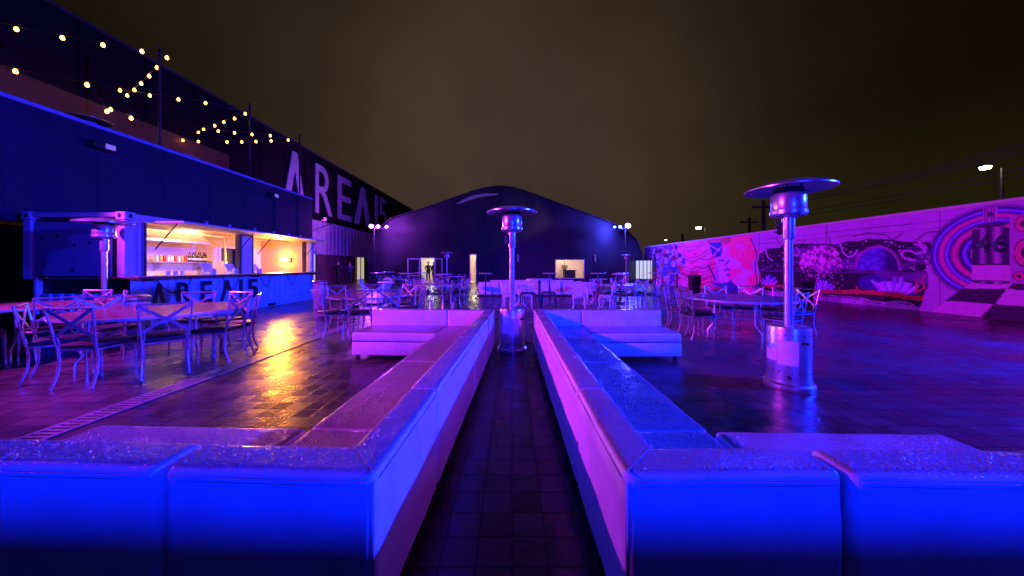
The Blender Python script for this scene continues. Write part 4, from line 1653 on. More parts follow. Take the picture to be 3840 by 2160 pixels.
def make_ornate_chair():
    t = thing('ornate_chair', '', 'chair')
    m = 'white_cast'
    bm = bmesh.new()
    add_lathe(bm, [(0.20, 0.40), (0.215, 0.41), (0.215, 0.425), (0.20, 0.435), (0.0, 0.43)], 24)
    obj('seat', bm, m, t)
    bm = bmesh.new()
    n = 26
    for i in range(n):     # pierced apron of little scallops
        a = 2 * math.pi * i / n
        c = Vector((0.205 * math.cos(a), 0.205 * math.sin(a), 0.375))
        add_tube(bm, [c + Vector((-math.sin(a) * 0.022 * math.cos(b), math.cos(a) * 0.022 * math.cos(b), 0.022 * math.sin(b))) for b in [k * 2 * math.pi / 8 for k in range(8)]], 0.006, 5, closed=True)
    obj('apron', bm, m, t)
    bm = bmesh.new()
    yb = lambda z: -0.19 - (z - 0.42) * 0.22
    ring = lambda rx, rz, cz, cx=0.0, k=20: [(cx + rx * math.cos(b), yb(cz + rz * math.sin(b)), cz + rz * math.sin(b)) for b in [i * 2 * math.pi / k for i in range(k)]]
    add_tube(bm, ring(0.20, 0.21, 0.66, 0, 28), 0.014, 6, closed=True)
    add_tube(bm, ring(0.135, 0.145, 0.66, 0, 24), 0.008, 5, closed=True)
    for i in range(11):
        b = i * 2 * math.pi / 11
        add_tube(bm, ring(0.038, 0.038, 0.66 + 0.178 * math.sin(b), 0.168 * math.cos(b), 10), 0.006, 5, closed=True)
    for i in range(6):
        b = i * 2 * math.pi / 6 + 0.3
        add_tube(bm, ring(0.045, 0.045, 0.66 + 0.085 * math.sin(b), 0.08 * math.cos(b), 10), 0.007, 5, closed=True)
    add_tube(bm, ring(0.04, 0.04, 0.66, 0, 10), 0.009, 5, closed=True)
    for s in (-1, 1):
        add_tube(bm, [(s * 0.10, -0.185, 0.42), (s * 0.12, yb(0.50), 0.50)], 0.013, 6)
    obj('backrest', bm, m, t)
    for sx, sy in ((-1, -1), (1, -1), (-1, 1), (1, 1)):
        bm = bmesh.new()
        P = [(sx * 0.13, sy * 0.13, 0.41), (sx * 0.175, sy * 0.175, 0.33), (sx * 0.16, sy * 0.16, 0.18), (sx * 0.165, sy * 0.165, 0.06), (sx * 0.20, sy * 0.20, 0.0)]
        add_tube(bm, P, [0.02, 0.022, 0.014, 0.012, 0.017], 7)
        obj('leg', bm, m, t)
    return t


def make_cafe_table():
    t = thing('cafe_table', '', 'table')
    part('tabletop', 'white_cast', t, add_lathe, [(0.30, 0.69), (0.315, 0.70), (0.315, 0.715), (0.30, 0.72), (0, 0.72)], 28)
    part('pedestal', 'white_cast', t, add_lathe, [(0.03, 0.05), (0.022, 0.2), (0.035, 0.34), (0.02, 0.45), (0.03, 0.69), (0.0, 0.69)], 10)
    for i in range(3):
        a = i * 2 * math.pi / 3
        part('leg', 'white_cast', t, add_tube, [(0, 0, 0.16), (0.16 * math.cos(a), 0.16 * math.sin(a), 0.10), (0.25 * math.cos(a), 0.25 * math.sin(a), 0.0)], [0.02, 0.016, 0.016], 6)
    return t


def make_high_table():
    t = thing('high_table', '', 'table')
    part('tabletop', 'tabletop_grey', t, add_lathe, [(0.29, 1.02), (0.30, 1.025), (0.30, 1.05), (0.29, 1.055), (0, 1.055)], 32)
    part('post', 'dark_metal', t, add_tube, [(0, 0, 0.02), (0, 0, 1.02)], 0.035, 10)
    part('base', 'dark_metal', t, add_lathe, [(0.23, 0.0), (0.23, 0.015), (0.06, 0.04), (0.0, 0.045)], 24)
    return t


def make_stool():
    t = thing('bar_stool', '', 'stool')
    part('seat', 'dark_metal', t, add_box, -0.155, 0.155, -0.155, 0.155, 0.70, 0.735, 0.012)
    for sx in (-1, 1):
        for sy in (-1, 1):
            part('leg', 'dark_metal', t, add_tube, [(sx * 0.14, sy * 0.14, 0.70), (sx * 0.205, sy * 0.205, 0.0)], 0.018, 6)
    part('foot_rail', 'dark_metal', t, add_tube, [(-0.185, -0.185, 0.22), (0.185, -0.185, 0.22), (0.185, 0.185, 0.22), (-0.185, 0.185, 0.22)], 0.011, 6, True)
    return t


def make_heater():
    t = thing('patio_heater', '', 'patio heater')
    # base drum with flared foot
    part('drum', 'steel', t, add_lathe, [(0.196, 0.11), (0.196, 0.64), (0.190, 0.665), (0.17, 0.672), (0.0, 0.672)], 40)
    part('foot', 'steel', t, add_lathe, [(0.226, 0.0), (0.232, 0.015), (0.228, 0.05), (0.204, 0.07), (0.202, 0.108), (0.0, 0.108)], 40)
    # slots round the drum
    bm = bmesh.new()
    for z in (0.19, 0.47, 0.585):
        for i in range(22):
            a = 2 * math.pi * i / 22
            c, s = math.cos(a), math.sin(a)
            p = Vector((0.1965 * c, 0.1965 * s, z))
            add_strip(bm, p - Vector((0, 0, 0.011)), p + Vector((0, 0, 0.011)), 0.007, 0.003, (c, s, 0))
    obj('vent', bm, 'dark_metal', t)
    # two pale notice plates, curved to the drum, facing the camera side (-y)
    bm = bmesh.new()

    def plate(a0, a1, z0, z1):
        n = 8
        lo, hi = [], []
        for i in range(n + 1):
            a = R(a0 + (a1 - a0) * i / n)
            lo.append(bm.verts.new((0.1985 * math.cos(a), 0.1985 * math.sin(a), z0)))
            hi.append(bm.verts.new((0.1985 * math.cos(a), 0.1985 * math.sin(a), z1)))
        for i in range(n):
            bm.faces.new((lo[i], lo[i + 1], hi[i + 1], hi[i]))
    plate(-118, -66, 0.27, 0.53)
    plate(-160, -119, 0.30, 0.42)
    obj('notice_plate', bm, 'label_plate', t)
    bm = bmesh.new()
    add_box(bm, 0.10, 0.16, -0.175, -0.165, 0.50, 0.53)
    add_lathe(bm, [(0.0, 0.0), (0.016, 0.0), (0.016, 0.03), (0, 0.03)], 8, (0.0, -0.198, 0.13))
    obj('handle', bm, 'black', t)
    part('pole', 'steel', t, add_tube, [(0, 0, 0.665), (0, 0, 1.70)], 0.04, 16)
    part('collar', 'steel', t, add_lathe, [(0.055, 1.62), (0.058, 1.63), (0.058, 1.86), (0.0, 1.86)], 20)
    part('burner', 'steel', t, add_lathe, [(0.07, 1.86), (0.15, 1.88), (0.165, 1.90), (0.165, 1.935), (0.15, 1.94), (0.155, 1.955), (0.155, 2.10), (0.14, 2.13), (0.0, 2.13)], 36)
    bm = bmesh.new()
    add_lathe(bm, [(0.145, 2.131), (0.13, 2.185), (0.0, 2.185)], 28)
    obj('flame_screen', bm, 'black', t)
    bm = bmesh.new()
    add_lathe(bm, [(0.0, 2.262), (0.10, 2.262), (0.26, 2.235), (0.384, 2.188), (0.396, 2.178), (0.396, 2.166), (0.381, 2.176), (0.26, 2.222), (0.10, 2.247), (0.0, 2.247)], 48)
    obj('hood', bm, 'steel', t)
    bm = bmesh.new()
    for i in range(3):
        a = 2 * math.pi * i / 3 + 0.4
        add_tube(bm, [(0.11 * math.cos(a), 0.11 * math.sin(a), 2.13), (0.12 * math.cos(a), 0.12 * math.sin(a), 2.244)], 0.008, 6)
    add_lathe(bm, [(0.0, 2.263), (0.05, 2.263), (0.05, 2.275), (0, 2.285)], 12)
    obj('hood_stay', bm, 'dark_metal', t)
    bm = bmesh.new()
    add_box(bm, -0.10, -0.05, -0.03, 0.03, 1.68, 1.82, 0.008, 1)
    for z in (1.70, 1.75, 1.80):
        add_lathe(bm, [(0, 0), (0.012, 0), (0.012, 0.02), (0, 0.02)], 8, (-0.108, -0.02, z))
    obj('gas_valve', bm, 'black', t)
    return t


CH = Proto(make_cross_chair)
HT = Proto(make_heater)
OC = Proto(make_ornate_chair)
CT = Proto(make_cafe_table)
HI = Proto(make_high_table)
ST = Proto(make_stool)
RT = Proto(make_round_table(0.90))
RTS = Proto(make_round_table(0.80))
SIDES = ['right', 'far right', 'far', 'far left', 'left', 'near left', 'near', 'near right']


def set_round(cx, cy, proto, tlabel, tdesc, chairs, rot=0.2):
    """chairs: (angle in degrees, radius, optional label)"""
    proto.put((cx, cy, 0), rot, tlabel, 'round wooden tables')
    used = {}
    for c in chairs:
        a, r = R(c[0]), c[1]
        lb = c[2] if len(c) > 2 else None
        if lb is None:
            side = SIDES[int(round((c[0] % 360) / 45.0)) % 8]
            n_ = used.get(side, 0)
            used[side] = n_ + 1
            lb = 'silver X-back chair on the %s%s side of %s' % (side, ('', ' inner', ' outer')[min(n_, 2)], tdesc)
        CH.put((cx + r * math.cos(a), cy + r * math.sin(a), 0), a + R(90) + random.uniform(-0.10, 0.10), lb, 'silver cross-back chairs')


# near left table by the kitchen
set_round(-4.85, 4.38, RT, 'big round wooden table with pale rim nearest the kitchen front', 'the big table by the kitchen',
          [(-82, 0.72, 'silver cross-back chair showing its full X back in front of the big left table'),
           (-38, 0.66, 'silver cross-back chair in front of the dark letter A, back turned'),
           (8, 0.72, 'silver cross-back chair at the right end of the big left table'),
           (38, 0.78, 'farther silver chair at the right end of the big left table'),
           (82, 0.86, 'silver cross-back chair facing out beneath the dark digit 5'),
           (116, 0.92, 'silver cross-back chair facing out beneath the dark letter E'),
           (168, 0.92, 'silver cross-back chair behind the full X back chair'),
           (-134, 0.78, 'silver chair seen from behind at the lower left frame edge')], 0.4)
set_round(-7.55, 4.75, RTS, 'round wooden table mostly outside the left frame edge', 'the frame-edge table',
          [(60, 0.86), (100, 0.95), (-10, 0.86), (-48, 0.92)], 0.1)
# table behind the left white lounge
set_round(-3.0, 6.72, RTS, 'round wooden table between the left lounge and kitchen', 'the table behind the left lounge',
          [(-126, 0.76), (-78, 0.66), (-45, 0.72), (158, 0.72), (110, 0.80), (60, 0.82), (8, 0.8)], 0.6)
set_round(-2.55, 10.9, RTS, 'round wooden table in the middle left before the open glass door', 'the middle left table',
          [(-150, 0.75), (-112, 0.72), (-78, 0.7), (-42, 0.75), (-5, 0.78), (40, 0.82), (95, 0.85), (140, 0.82)], 0.1)
set_round(-5.4, 15.4, RTS, 'round table far left near the lit hall entrance', 'the far left table', [(-120, 0.75), (-60, 0.75), (0, 0.8), (60, 0.8), (120, 0.85), (180, 0.8)])
set_round(-3.6, 19.6, RTS, 'round table in front of the narrow lit doorway', 'the table before the narrow lit doorway', [(-110, 0.75), (-50, 0.75), (20, 0.8), (150, 0.8)])
# right groups
set_round(4.3, 6.1, RT, 'big round wooden table just behind the right heater', 'the big table behind the right heater',
          [(190, 0.86, 'silver chair in side view beside the right lounge end'), (146, 0.95, 'silver chair farther back between right lounge and big table'),
           (-62, 0.72, 'silver cross-back chair with X back beside the right heater pole'), (74, 0.92, 'silver chair facing out before the painted face'),
           (44, 1.05, 'silver chair facing out before the painted crystals'), (6, 1.25, 'silver chair turned sideways right of the heater pole'),
           (22, 1.3, 'silver chair half hidden behind the right heater pole'), (172, 0.72, 'silver chair tucked in at the left of the right big table')], 0.9)
set_round(3.75, 10.6, RTS, 'round wooden table in the middle right before the mural figures', 'the middle right table',
          [(-160, 0.78), (-118, 0.72), (-82, 0.72), (-45, 0.75), (-8, 0.8), (35, 0.82), (85, 0.85), (130, 0.82), (165, 0.82)], 0.2)

# ornate white sets
def ornate(x, y, face_deg, lb):
    OC.put((x, y, 0), R(face_deg), lb, 'white ornate metal chairs')


CT.put((0.22, 10.45, 0), 0, 'white pedestal cafe table behind the centre heater', 'white cafe tables')
ornate(-0.10, 10.3, -80, 'white ornate chair left of the centre heater pole, side view')
ornate(0.50, 10.55, 170, 'white ornate chair with round pierced back right of the centre heater pole')
CT.put((2.55, 10.75, 0), 0, 'white pedestal cafe table between two ornate chairs mid right', 'white cafe tables')
ornate(2.10, 10.0, -10, 'white ornate chair seen from behind with pierced seat apron')
ornate(2.95, 10.0, 60, 'white ornate chair turned sideways behind the right lounge')
CT.put((4.35, 15.6, 0), 0, 'white pedestal cafe table beneath the wall sconce', 'white cafe tables')
ornate(4.75, 15.4, 70, 'white ornate chair beyond the middle right table')
CT.put((-4.95, 12.5, 0), 0, 'white pedestal cafe table mid left near the hall entrance', 'white cafe tables')
ornate(-5.55, 12.3, -80, 'white ornate chair in side view at the far left')
ornate(-5.2, 13.0, 180, 'white ornate chair with round back facing us at the far left')
# high tables
for x, y, lb in ((0.62, 7.2, 'round high table with thick post beside the bar stools'), (-6.1, 14.4, 'high table far left beside the lit hall door'), (-6.45, 16.6, 'smaller looking high table far left'),
                 (-4.5, 13.6, 'high table before the closed glass panel'), (-4.2, 14.6, 'high table in front of the open venue door'), (-2.55, 12.0, 'high table beneath the far left heater'),
                 (-1.12, 13.5, 'high table left of the far white lounge'), (1.6, 13.6, 'high table before the lit window'), (3.65, 13.5, 'high table between lit window and gate'),
                 (4.05, 11.9, 'wide looking high table before the right flood mast'), (4.9, 14.2, 'high table just left of the lit gate'), (6.4, 14.2, 'high table in front of the mural figures'),
                 (7.05, 13.6, 'high table nearest the mural face')):
    HI.put((x, y, 0), 0, lb, 'round high tables')
ST.put((0.36, 7.25, 0), 0.1, 'dark metal bar stool left of the high table post', 'bar stools')
ST.put((0.85, 7.45, 0), -0.2, 'dark metal bar stool right of the high table post', 'bar stools')
# heaters
HT.put((3.06, 3.52, 0), R(-40), 'steel patio heater standing large at the right with white notice', 'patio heaters')
HT.put((0.0, 5.02, 0), R(10), 'steel patio heater at the end of the aisle between lounges', 'patio heaters')
HT.put((-7.95, 6.2, 0), R(-20), 'steel patio heater in front of the kitchen end door', 'patio heaters')
HT.put((-4.1, 20.0, 0), 0, 'distant steel patio heater beside the open glass door', 'patio heaters')
HT.put((8.6, 24.0, 0), 0, 'distant steel patio heater beside the lit gate', 'patio heaters')
HT.put((-10.85, 8.15, 2.9), 0, 'dark patio heater on the roof terrace, near one', 'patio heaters')
HT.put((-11.2, 10.9, 2.9), 0, 'dark patio heater on the roof terrace, far one', 'patio heaters')

# steel bins
def steel_bin(x, y, r, h, lb):
    t = thing('steel_bin', lb, 'bin', (x, y, 0))
    part('body', 'steel', t, add_lathe, [(r * 0.95, 0.0), (r, 0.02), (r, h - 0.12), (r * 0.94, h - 0.115), (0, h - 0.115)], 28)
    part('lid', 'copper', t, add_lathe, [(r * 0.93, h - 0.113), (r * 1.05, h - 0.09), (r * 1.05, h - 0.04), (r * 0.9, h - 0.01), (0, h)], 28)
    return t


steel_bin(-7.1, 5.9, 0.27, 0.80, 'shiny round steel bin behind the big left table')
steel_bin(-5.0, 8.3, 0.16, 0.97, 'slim steel bin with warm lit dome at the kitchen corner')


def black_bin(x, y, r, h, lb):
    t = thing('rubbish_barrel', lb, 'bin', (x, y, 0))
    part('body', 'black', t, add_lathe, [(r * 0.82, 0.0), (r * 0.95, h * 0.6), (r * 0.97, h * 0.62), (r, h - 0.06), (r * 0.93, h - 0.06), (r * 0.85, 0.1), (0, 0.1)], 24)
    part('rim', 'black', t, add_lathe, [(r * 0.95, h - 0.055), (r * 1.05, h - 0.05), (r * 1.05, h), (r * 0.95, h)], 24)


black_bin(10.2, 11.2, 0.34, 0.84, 'black barrel bin before the painted tree')
black_bin(9.3, 16.2, 0.30, 0.90, 'black barrel bin before the painted hair and face')

# tabletop bits
bm = bmesh.new()
for k in range(4):
    add_tube(bm, [(0.06 * math.cos(b), 0.06 * math.sin(b), 0.012 + 0.026 * k) for b in [i * 2 * math.pi / 16 for i in range(16)]], 0.011, 6, closed=True)
add_lathe(bm, [(0.05, 0.0), (0.05, 0.006), (0, 0.006)], 16)
o = obj('wire_caddy', bm, 'steel')
o.location = (-4.95, 4.25, 0.736)
tag(o, 'small coiled wire caddy on the big left table', 'caddy')
bm = bmesh.new()
add_lathe(bm, [(0.02, 0.0), (0.012, 0.03), (0.05, 0.045), (0.075, 0.06), (0.07, 0.062), (0, 0.045)], 18)
o = obj('small_dish', bm, 'white_cast')
o.location = (3.75, 6.25, 0.736)
tag(o, 'small pale footed dish on the right big table', 'dish')

# ------------------------------------------------------------------ white lounge modules
BT = 0.165      # backrest thickness
BH = 0.64
SH = 0.40
D = 0.745


M['drop'] = mat('rain_drop', (0.52, 0.52, 0.55), 0.09, 0.45, 0.05, spec=1.0)


def raindrops(parent, rects, density, rmin, rmax, seed):
    """beads of rain standing on upward faces; rects: (x0, x1, y0, y1, z)"""
    rg = np.random.default_rng(seed)
    cs, rs = [], []
    for x0, x1, y0, y1, z in rects:
        n = int((x1 - x0) * (y1 - y0) * density)
        p = np.stack([rg.uniform(x0, x1, n), rg.uniform(y0, y1, n), np.full(n, z)], -1)
        k = vnoise(p[:, 0] + 20 + seed, p[:, 1] + 20, 6.0, 200 + seed) > 0.26
        p = p[k]
        cs.append(p)
        rs.append(rmin + (rmax - rmin) * rg.random(len(p)) ** 2.2)
    c = np.concatenate(cs)
    r = np.concatenate(rs)
    n = len(c)
    ns = 7
    a = np.arange(ns) * 2 * np.pi / ns
    jit = 1 + 0.25 * rg.standard_normal((n, 1))
    asp = rg.uniform(0.75, 1.3, (n, 1))
    V = np.zeros((n, 2 * ns + 1, 3))
    for t_, (k_, hz) in enumerate(((1.0, -0.0004), (0.72, 0.42))):
        V[:, t_ * ns:(t_ + 1) * ns, 0] = c[:, 0:1] + r[:, None] * k_ * np.cos(a)[None] * asp
        V[:, t_ * ns:(t_ + 1) * ns, 1] = c[:, 1:2] + r[:, None] * k_ * np.sin(a)[None] / asp
        V[:, t_ * ns:(t_ + 1) * ns, 2] = c[:, 2:3] + (hz if t_ == 0 else r[:, None] * hz)
    V[:, 2 * ns, :2] = c[:, :2]
    V[:, 2 * ns, 2] = c[:, 2] + r * 0.58
    i = np.arange(ns)
    j = (i + 1) % ns
    Q = np.stack([i, j, j + ns, i + ns], -1)
    T = np.stack([i + ns, j + ns, np.full(ns, 2 * ns)], -1)
    off = (np.arange(n) * (2 * ns + 1))[:, None, None]
    Qa = (Q[None] + off).reshape(-1)
    Ta = (T[None] + off).reshape(-1)
    me = bpy.data.meshes.new('raindrops')
    me.vertices.add(n * (2 * ns + 1))
    me.vertices.foreach_set('co', V.reshape(-1))
    me.loops.add(len(Qa) + len(Ta))
    me.loops.foreach_set('vertex_index', np.concatenate([Qa, Ta]).astype(np.int32))
    nq, nt_ = len(Qa) // 4, len(Ta) // 3
    me.polygons.add(nq + nt_)
    me.polygons.foreach_set('loop_start', np.concatenate([np.arange(nq) * 4, nq * 4 + np.arange(nt_) * 3]).astype(np.int32))
    me.polygons.foreach_set('use_smooth', [True] * (nq + nt_))
    me.update(calc_edges=True)
    me.materials.append(M['drop'])
    o = bpy.data.objects.new('raindrops', me)
    COL.objects.link(o)
    o.parent = parent
    o['kind'] = 'stuff'
    return o


from mathutils import noise as mnoise


def soften(o, seed):
    """cut the long faces and push the cover a few millimetres in and out, so that no edge stays ruler straight"""
    bm = bmesh.new()
    bm.from_mesh(o.data)
    xs_ = [v.co.x for v in bm.verts]
    ys_ = [v.co.y for v in bm.verts]
    zs_ = [v.co.z for v in bm.verts]
    for ax, lo, hi in ((0, min(xs_), max(xs_)), (1, min(ys_), max(ys_)), (2, min(zs_), max(zs_))):
        n = max(1, int((hi - lo) / 0.055))
        nv = Vector((0, 0, 0))
        nv[ax] = 1
        for i in range(1, n):
            p = Vector((0, 0, 0))
            p[ax] = lo + (hi - lo) * i / n
            bmesh.ops.bisect_plane(bm, geom=list(bm.verts) + list(bm.edges) + list(bm.faces), plane_co=p, plane_no=nv)
    for v in bm.verts:
        c = v.co * 5.5 + Vector((seed, seed * 0.7, 0))
        d = Vector((mnoise.noise(c), mnoise.noise(c + Vector((9, 3, 1))), mnoise.noise(c + Vector((2, 7, 5)))))
        c2 = v.co * 14.0 + Vector((seed, 0, seed))
        d2 = Vector((mnoise.noise(c2), mnoise.noise(c2 + Vector((4, 4, 1))), 0))
        v.co += Vector((d.x * 0.0055, d.y * 0.0055, d.z * 0.0012)) + d2 * 0.0018
    bm.to_mesh(o.data)
    bm.free()
    o.data.polygons.foreach_set('use_smooth', [True] * len(o.data.polygons))
    o.data.set_sharp_from_angle(angle=R(50))


def lounge_module(name_lbl, w, backs, loc, rot, group, cat='sofa', wet=0):
    """local box: x 0..w, y 0..D; backs: set of 'front' (y=0) / 'left' (x=0) / 'right' (x=w)"""
    t = thing('lounge_module', name_lbl, cat, (loc[0], loc[1], 0), rot, group)
    g = 0.004
    x0, x1, y0, y1 = g, w - g, g, D
    sx0 = x0 + (BT + 0.003 if 'left' in backs else 0)
    sx1 = x1 - (BT + 0.003 if 'right' in backs else 0)
    sy0 = y0 + (BT + 0.003 if 'front' in backs else 0)
    part('seat_base', 'vinyl', t, add_box, sx0, sx1, sy0, y1, 0.075, 0.262, 0.012, 2)
    cush = part('seat_cushion', 'vinyl', t, add_box, sx0, sx1, sy0, y1 + 0.004, 0.2645, SH, 0.030, 4)
    # backrest outline in plan
    if 'left' in backs and 'front' in backs:
        P = [(x0, y0), (x1, y0), (x1, y0 + BT), (x0 + BT, y0 + BT), (x0 + BT, y1), (x0, y1)]
    elif 'right' in backs and 'front' in backs:
        P = [(x0, y0), (x1, y0), (x1, y1), (x1 - BT, y1), (x1 - BT, y0 + BT), (x0, y0 + BT)]
    else:
        P = [(x0, y0), (x1, y0), (x1, y0 + BT), (x0, y0 + BT)]
    bm = bmesh.new()
    add_prism(bm, P, 'z', 0.075, BH, 0.032, 5)
    back = obj('backrest', bm, 'vinyl', t)
    # stitched piping just below the top edge on the outer faces, and mitre seam
    bm = bmesh.new()
    zt = BH - 0.030
    e = 0.0022
    if 'front' in backs:
        add_tube(bm, [(x0 + 0.028, y0 - e, zt), (x1 - 0.028, y0 - e, zt)], 0.0032, 6)
        add_tube(bm, [(x0 + 0.028, y0 - e, zt - 0.014), (x1 - 0.028, y0 - e, zt - 0.014)], 0.0014, 5)
    if 'left' in backs:
        add_tube(bm, [(x0 - e, y0 + 0.028, zt), (x0 - e, y1 - 0.028, zt)], 0.0032, 6)
        add_tube(bm, [(x0 + 0.008, y0 + 0.008, BH - 0.001), (x0 + BT, y0 + BT, BH)], 0.0026, 5)
        add_tube(bm, [(x0 + 0.0065, y0 + 0.0065, BH - 0.03), (x0 + 0.0065, y0 + 0.0065, 0.10)], 0.003, 5)
    if 'right' in backs:
        add_tube(bm, [(x1 + e, y0 + 0.028, zt), (x1 + e, y1 - 0.028, zt)], 0.0032, 6)
        add_tube(bm, [(x1 - 0.008, y0 + 0.008, BH - 0.001), (x1 - BT, y0 + BT, BH)], 0.0026, 5)
        add_tube(bm, [(x1 - 0.0065, y0 + 0.0065, BH - 0.03), (x1 - 0.0065, y0 + 0.0065, 0.10)], 0.003, 5)
    obj('piping', bm, 'vinyl', back)
    if wet:
        soften(back, loc[0] * 3 + loc[1])
        soften(cush, loc[0] * 5 - loc[1])
        e2 = 0.024
        rc = []
        if 'front' in backs:
            rc.append((x0 + e2, x1 - e2, y0 + e2, y0 + BT - e2, BH))
        if 'left' in backs:
            rc.append((x0 + e2, x0 + BT - e2, y0 + BT, y1 - e2, BH))
        if 'right' in backs:
            rc.append((x1 - BT + e2, x1 - e2, y0 + BT, y1 - e2, BH))
        raindrops(back, rc, 7500 * wet, 0.0018, 0.0066 / wet ** 0.3, int(abs(loc[0] * 31 + loc[1] * 17) * 10) % 97)
        raindrops(cush, [(sx0 + 0.03, sx1 - 0.03, sy0 + 0.03, y1 - 0.03, SH)], 6000 * wet, 0.0020, 0.0070 / wet ** 0.3, int(abs(loc[0] * 13 + loc[1] * 7) * 10) % 97)
    for x, y in ((x0 + 0.06, y0 + 0.06), (x1 - 0.06, y0 + 0.06), (x0 + 0.06, y1 - 0.06), (x1 - 0.06, y1 - 0.06)):
        part('leg', 'dark_metal', t, add_box, x - 0.02, x + 0.02, y - 0.02, y + 0.02, 0.0, 0.074)
    return t


GR = 'white lounge modules around the right seating square'
GL = 'white lounge modules around the left seating square'


def square(origin, rot, mirror, lens, front_len, far_len, labels, grp, rot_front):
    """corner at origin, long side along +y; mirror -> extends to -x"""
    c, s = math.cos(rot), math.sin(rot)

    def W2(x, y):
        return (origin[0] + c * x - s * y, origin[1] + s * x + c * y)
    sg = -1 if mirror else 1
    # near corner
    if not mirror:
        lounge_module(labels[0], D, {'front', 'left'}, W2(0, 0), rot, grp, wet=1)
        cf, sf = math.cos(rot_front), math.sin(rot_front)
        p = W2(D, 0)
        lounge_module(labels[1], front_len, {'front'}, (p[0] + 0.004, p[1] - 0.004), rot_front, grp, wet=1)
    else:
        lounge_module(labels[0], D, {'front', 'right'}, W2(-D, 0), rot, grp, wet=1)
        p = W2(-D, 0)
        cf, sf = math.cos(rot_front), math.sin(rot_front)
        lounge_module(labels[1], front_len, {'front'}, (p[0] - 0.004 - cf * front_len, p[1] - sf * front_len + 0.004), rot_front, grp, wet=1)
    # long side: straight modules turned so that their back faces the aisle
    y = D
    for i, ln in enumerate(lens):
        if not mirror:
            q_ = W2(0, y + ln)
            lounge_module(labels[2 + i], ln, {'front'}, q_, rot - R(90), grp, wet=(0.8, 0.45)[i])
        else:
            q_ = W2(0, y)
            lounge_module(labels[2 + i], ln, {'front'}, q_, rot + R(90), grp, wet=(0.8, 0.45)[i])
        y += ln
    # far corner and far bench (backs on the far side)
    if not mirror:
        q_ = W2(0, y + D)
        lounge_module(labels[4], D, {'front', 'left'}, q_, rot - R(90), grp)
        q_ = W2(D + far_len, y + D)
        lounge_module(labels[5], far_len, {'front'}, q_, rot + R(180), grp)
    else:
        q_ = W2(0, y + D)
        lounge_module(labels[4], D, {'front', 'right'}, W2(0, y), rot + R(90), grp)
        q_ = W2(-D, y + D)
        lounge_module(labels[5], far_len, {'front'}, q_, rot + R(180), grp)


square((0.366, 1.04), R(0.4), False, (1.30, 1.31), 1.25, 1.27,
       ['near corner module of the right white lounge, magenta on its aisle face', 'straight white module filling the lower right frame corner', 'first straight module along the right side of the aisle',
        'second straight module along the right side of the aisle', 'far corner module of the right white lounge with diagonal shadow', 'pale far bench of the right white lounge'], GR, R(-1.2))
square((-0.446, 1.04), R(-2.5), True, (1.30, 1.31), 1.25, 1.22,
       ['near corner module of the left white lounge, blue on its aisle face', 'straight white module filling the lower left frame corner', 'first straight module along the left side of the aisle',
        'second straight module along the left side of the aisle', 'far corner module of the left white lounge beside the heater', 'pink lit far bench of the left white lounge'], GL, R(-2.0))

# far white lounge, seen from behind
GF = 'white modules of the far lounge'
x = -1.50
for w, lb in ((0.62, 'leftmost white module of the far lounge, seen from behind'), (0.75, 'far white lounge module left of the centre heater pole'), (0.75, 'far white lounge module right of the centre heater pole'),
              (1.05, 'far white lounge module beneath the high tables'), (1.28, 'far white lounge module below the lit window left half'), (0.72, 'rightmost white module of the far lounge')):
    lounge_module(lb, w, {'front'}, (x, 14.2), 0, GF)
    x += w + 0.02
lounge_module('raised white lounge back across the far seating square, left half', 2.0, {'front'}, (0.9, 16.4), R(180), GF)
lounge_module('raised white lounge back across the far seating square, right half', 2.2, {'front'}, (3.15, 16.4), R(180), GF)

# ------------------------------------------------------------------ trench drain
dr = thing('trench_drain', 'long slotted metal drain grate running past the left tables', 'drain', (-3.66, 0, 0))
bm = bmesh.new()
y = 1.6
while y < 7.3:
    add_box(bm, -0.085, 0.085, y, y + 0.030, 0.004, 0.012)
    y += 0.052
obj('grate', bm, 'grate', dr, smooth=False)
bm = bmesh.new()
for s in (-1, 1):
    add_box(bm, s * 0.10 - 0.014, s * 0.10 + 0.014, 1.6, 7.3, 0.004, 0.013)
obj('frame', bm, 'grate', dr)
bm = bmesh.new()
add_box(bm, -0.085, 0.085, 1.6, 7.3, 0.0005, 0.003)
obj('channel', bm, 'black', dr)

# ------------------------------------------------------------------ flood masts
def flood_mast(x, y, heads, lb, lights):
    t = thing('floodlight_mast', lb, 'floodlight', (x, y, 0), 0, 'floodlight masts before the dark venue')
    part('pole', 'black', t, add_tube, [(0, 0, 0), (0, 0, 4.25)], [0.05, 0.035], 10)
    xs_ = [h_[0] for h_ in heads]
    part('cross_arm', 'dark_metal', t, add_tube, [(min(xs_ + [0]) - 0.1, 0, 4.2), (max(xs_ + [0]) + 0.1, 0, 4.2)], 0.03, 8)
    for hx_, sz, m in heads:
        bm = bmesh.new()
        add_box(bm, hx_ - sz - 0.03, hx_ + sz + 0.03, -0.16, -0.05, 4.22, 4.22 + sz * 1.7, 0.02, 1)
        hd = obj('lamp_head', bm, 'black', t)
        bm = bmesh.new()
        add_lathe(bm, [(0.0, 0.09), (sz * 0.55, 0.07), (sz, 0.0)], 16)
        for v in bm.verts:
            c_ = v.co.copy()
            v.co = Vector((hx_ + c_.x, -0.165 - c_.z * 0.9, 4.22 + sz * 0.85 + c_.y * 0.8))
        obj('lens', bm, m, hd)
    return t


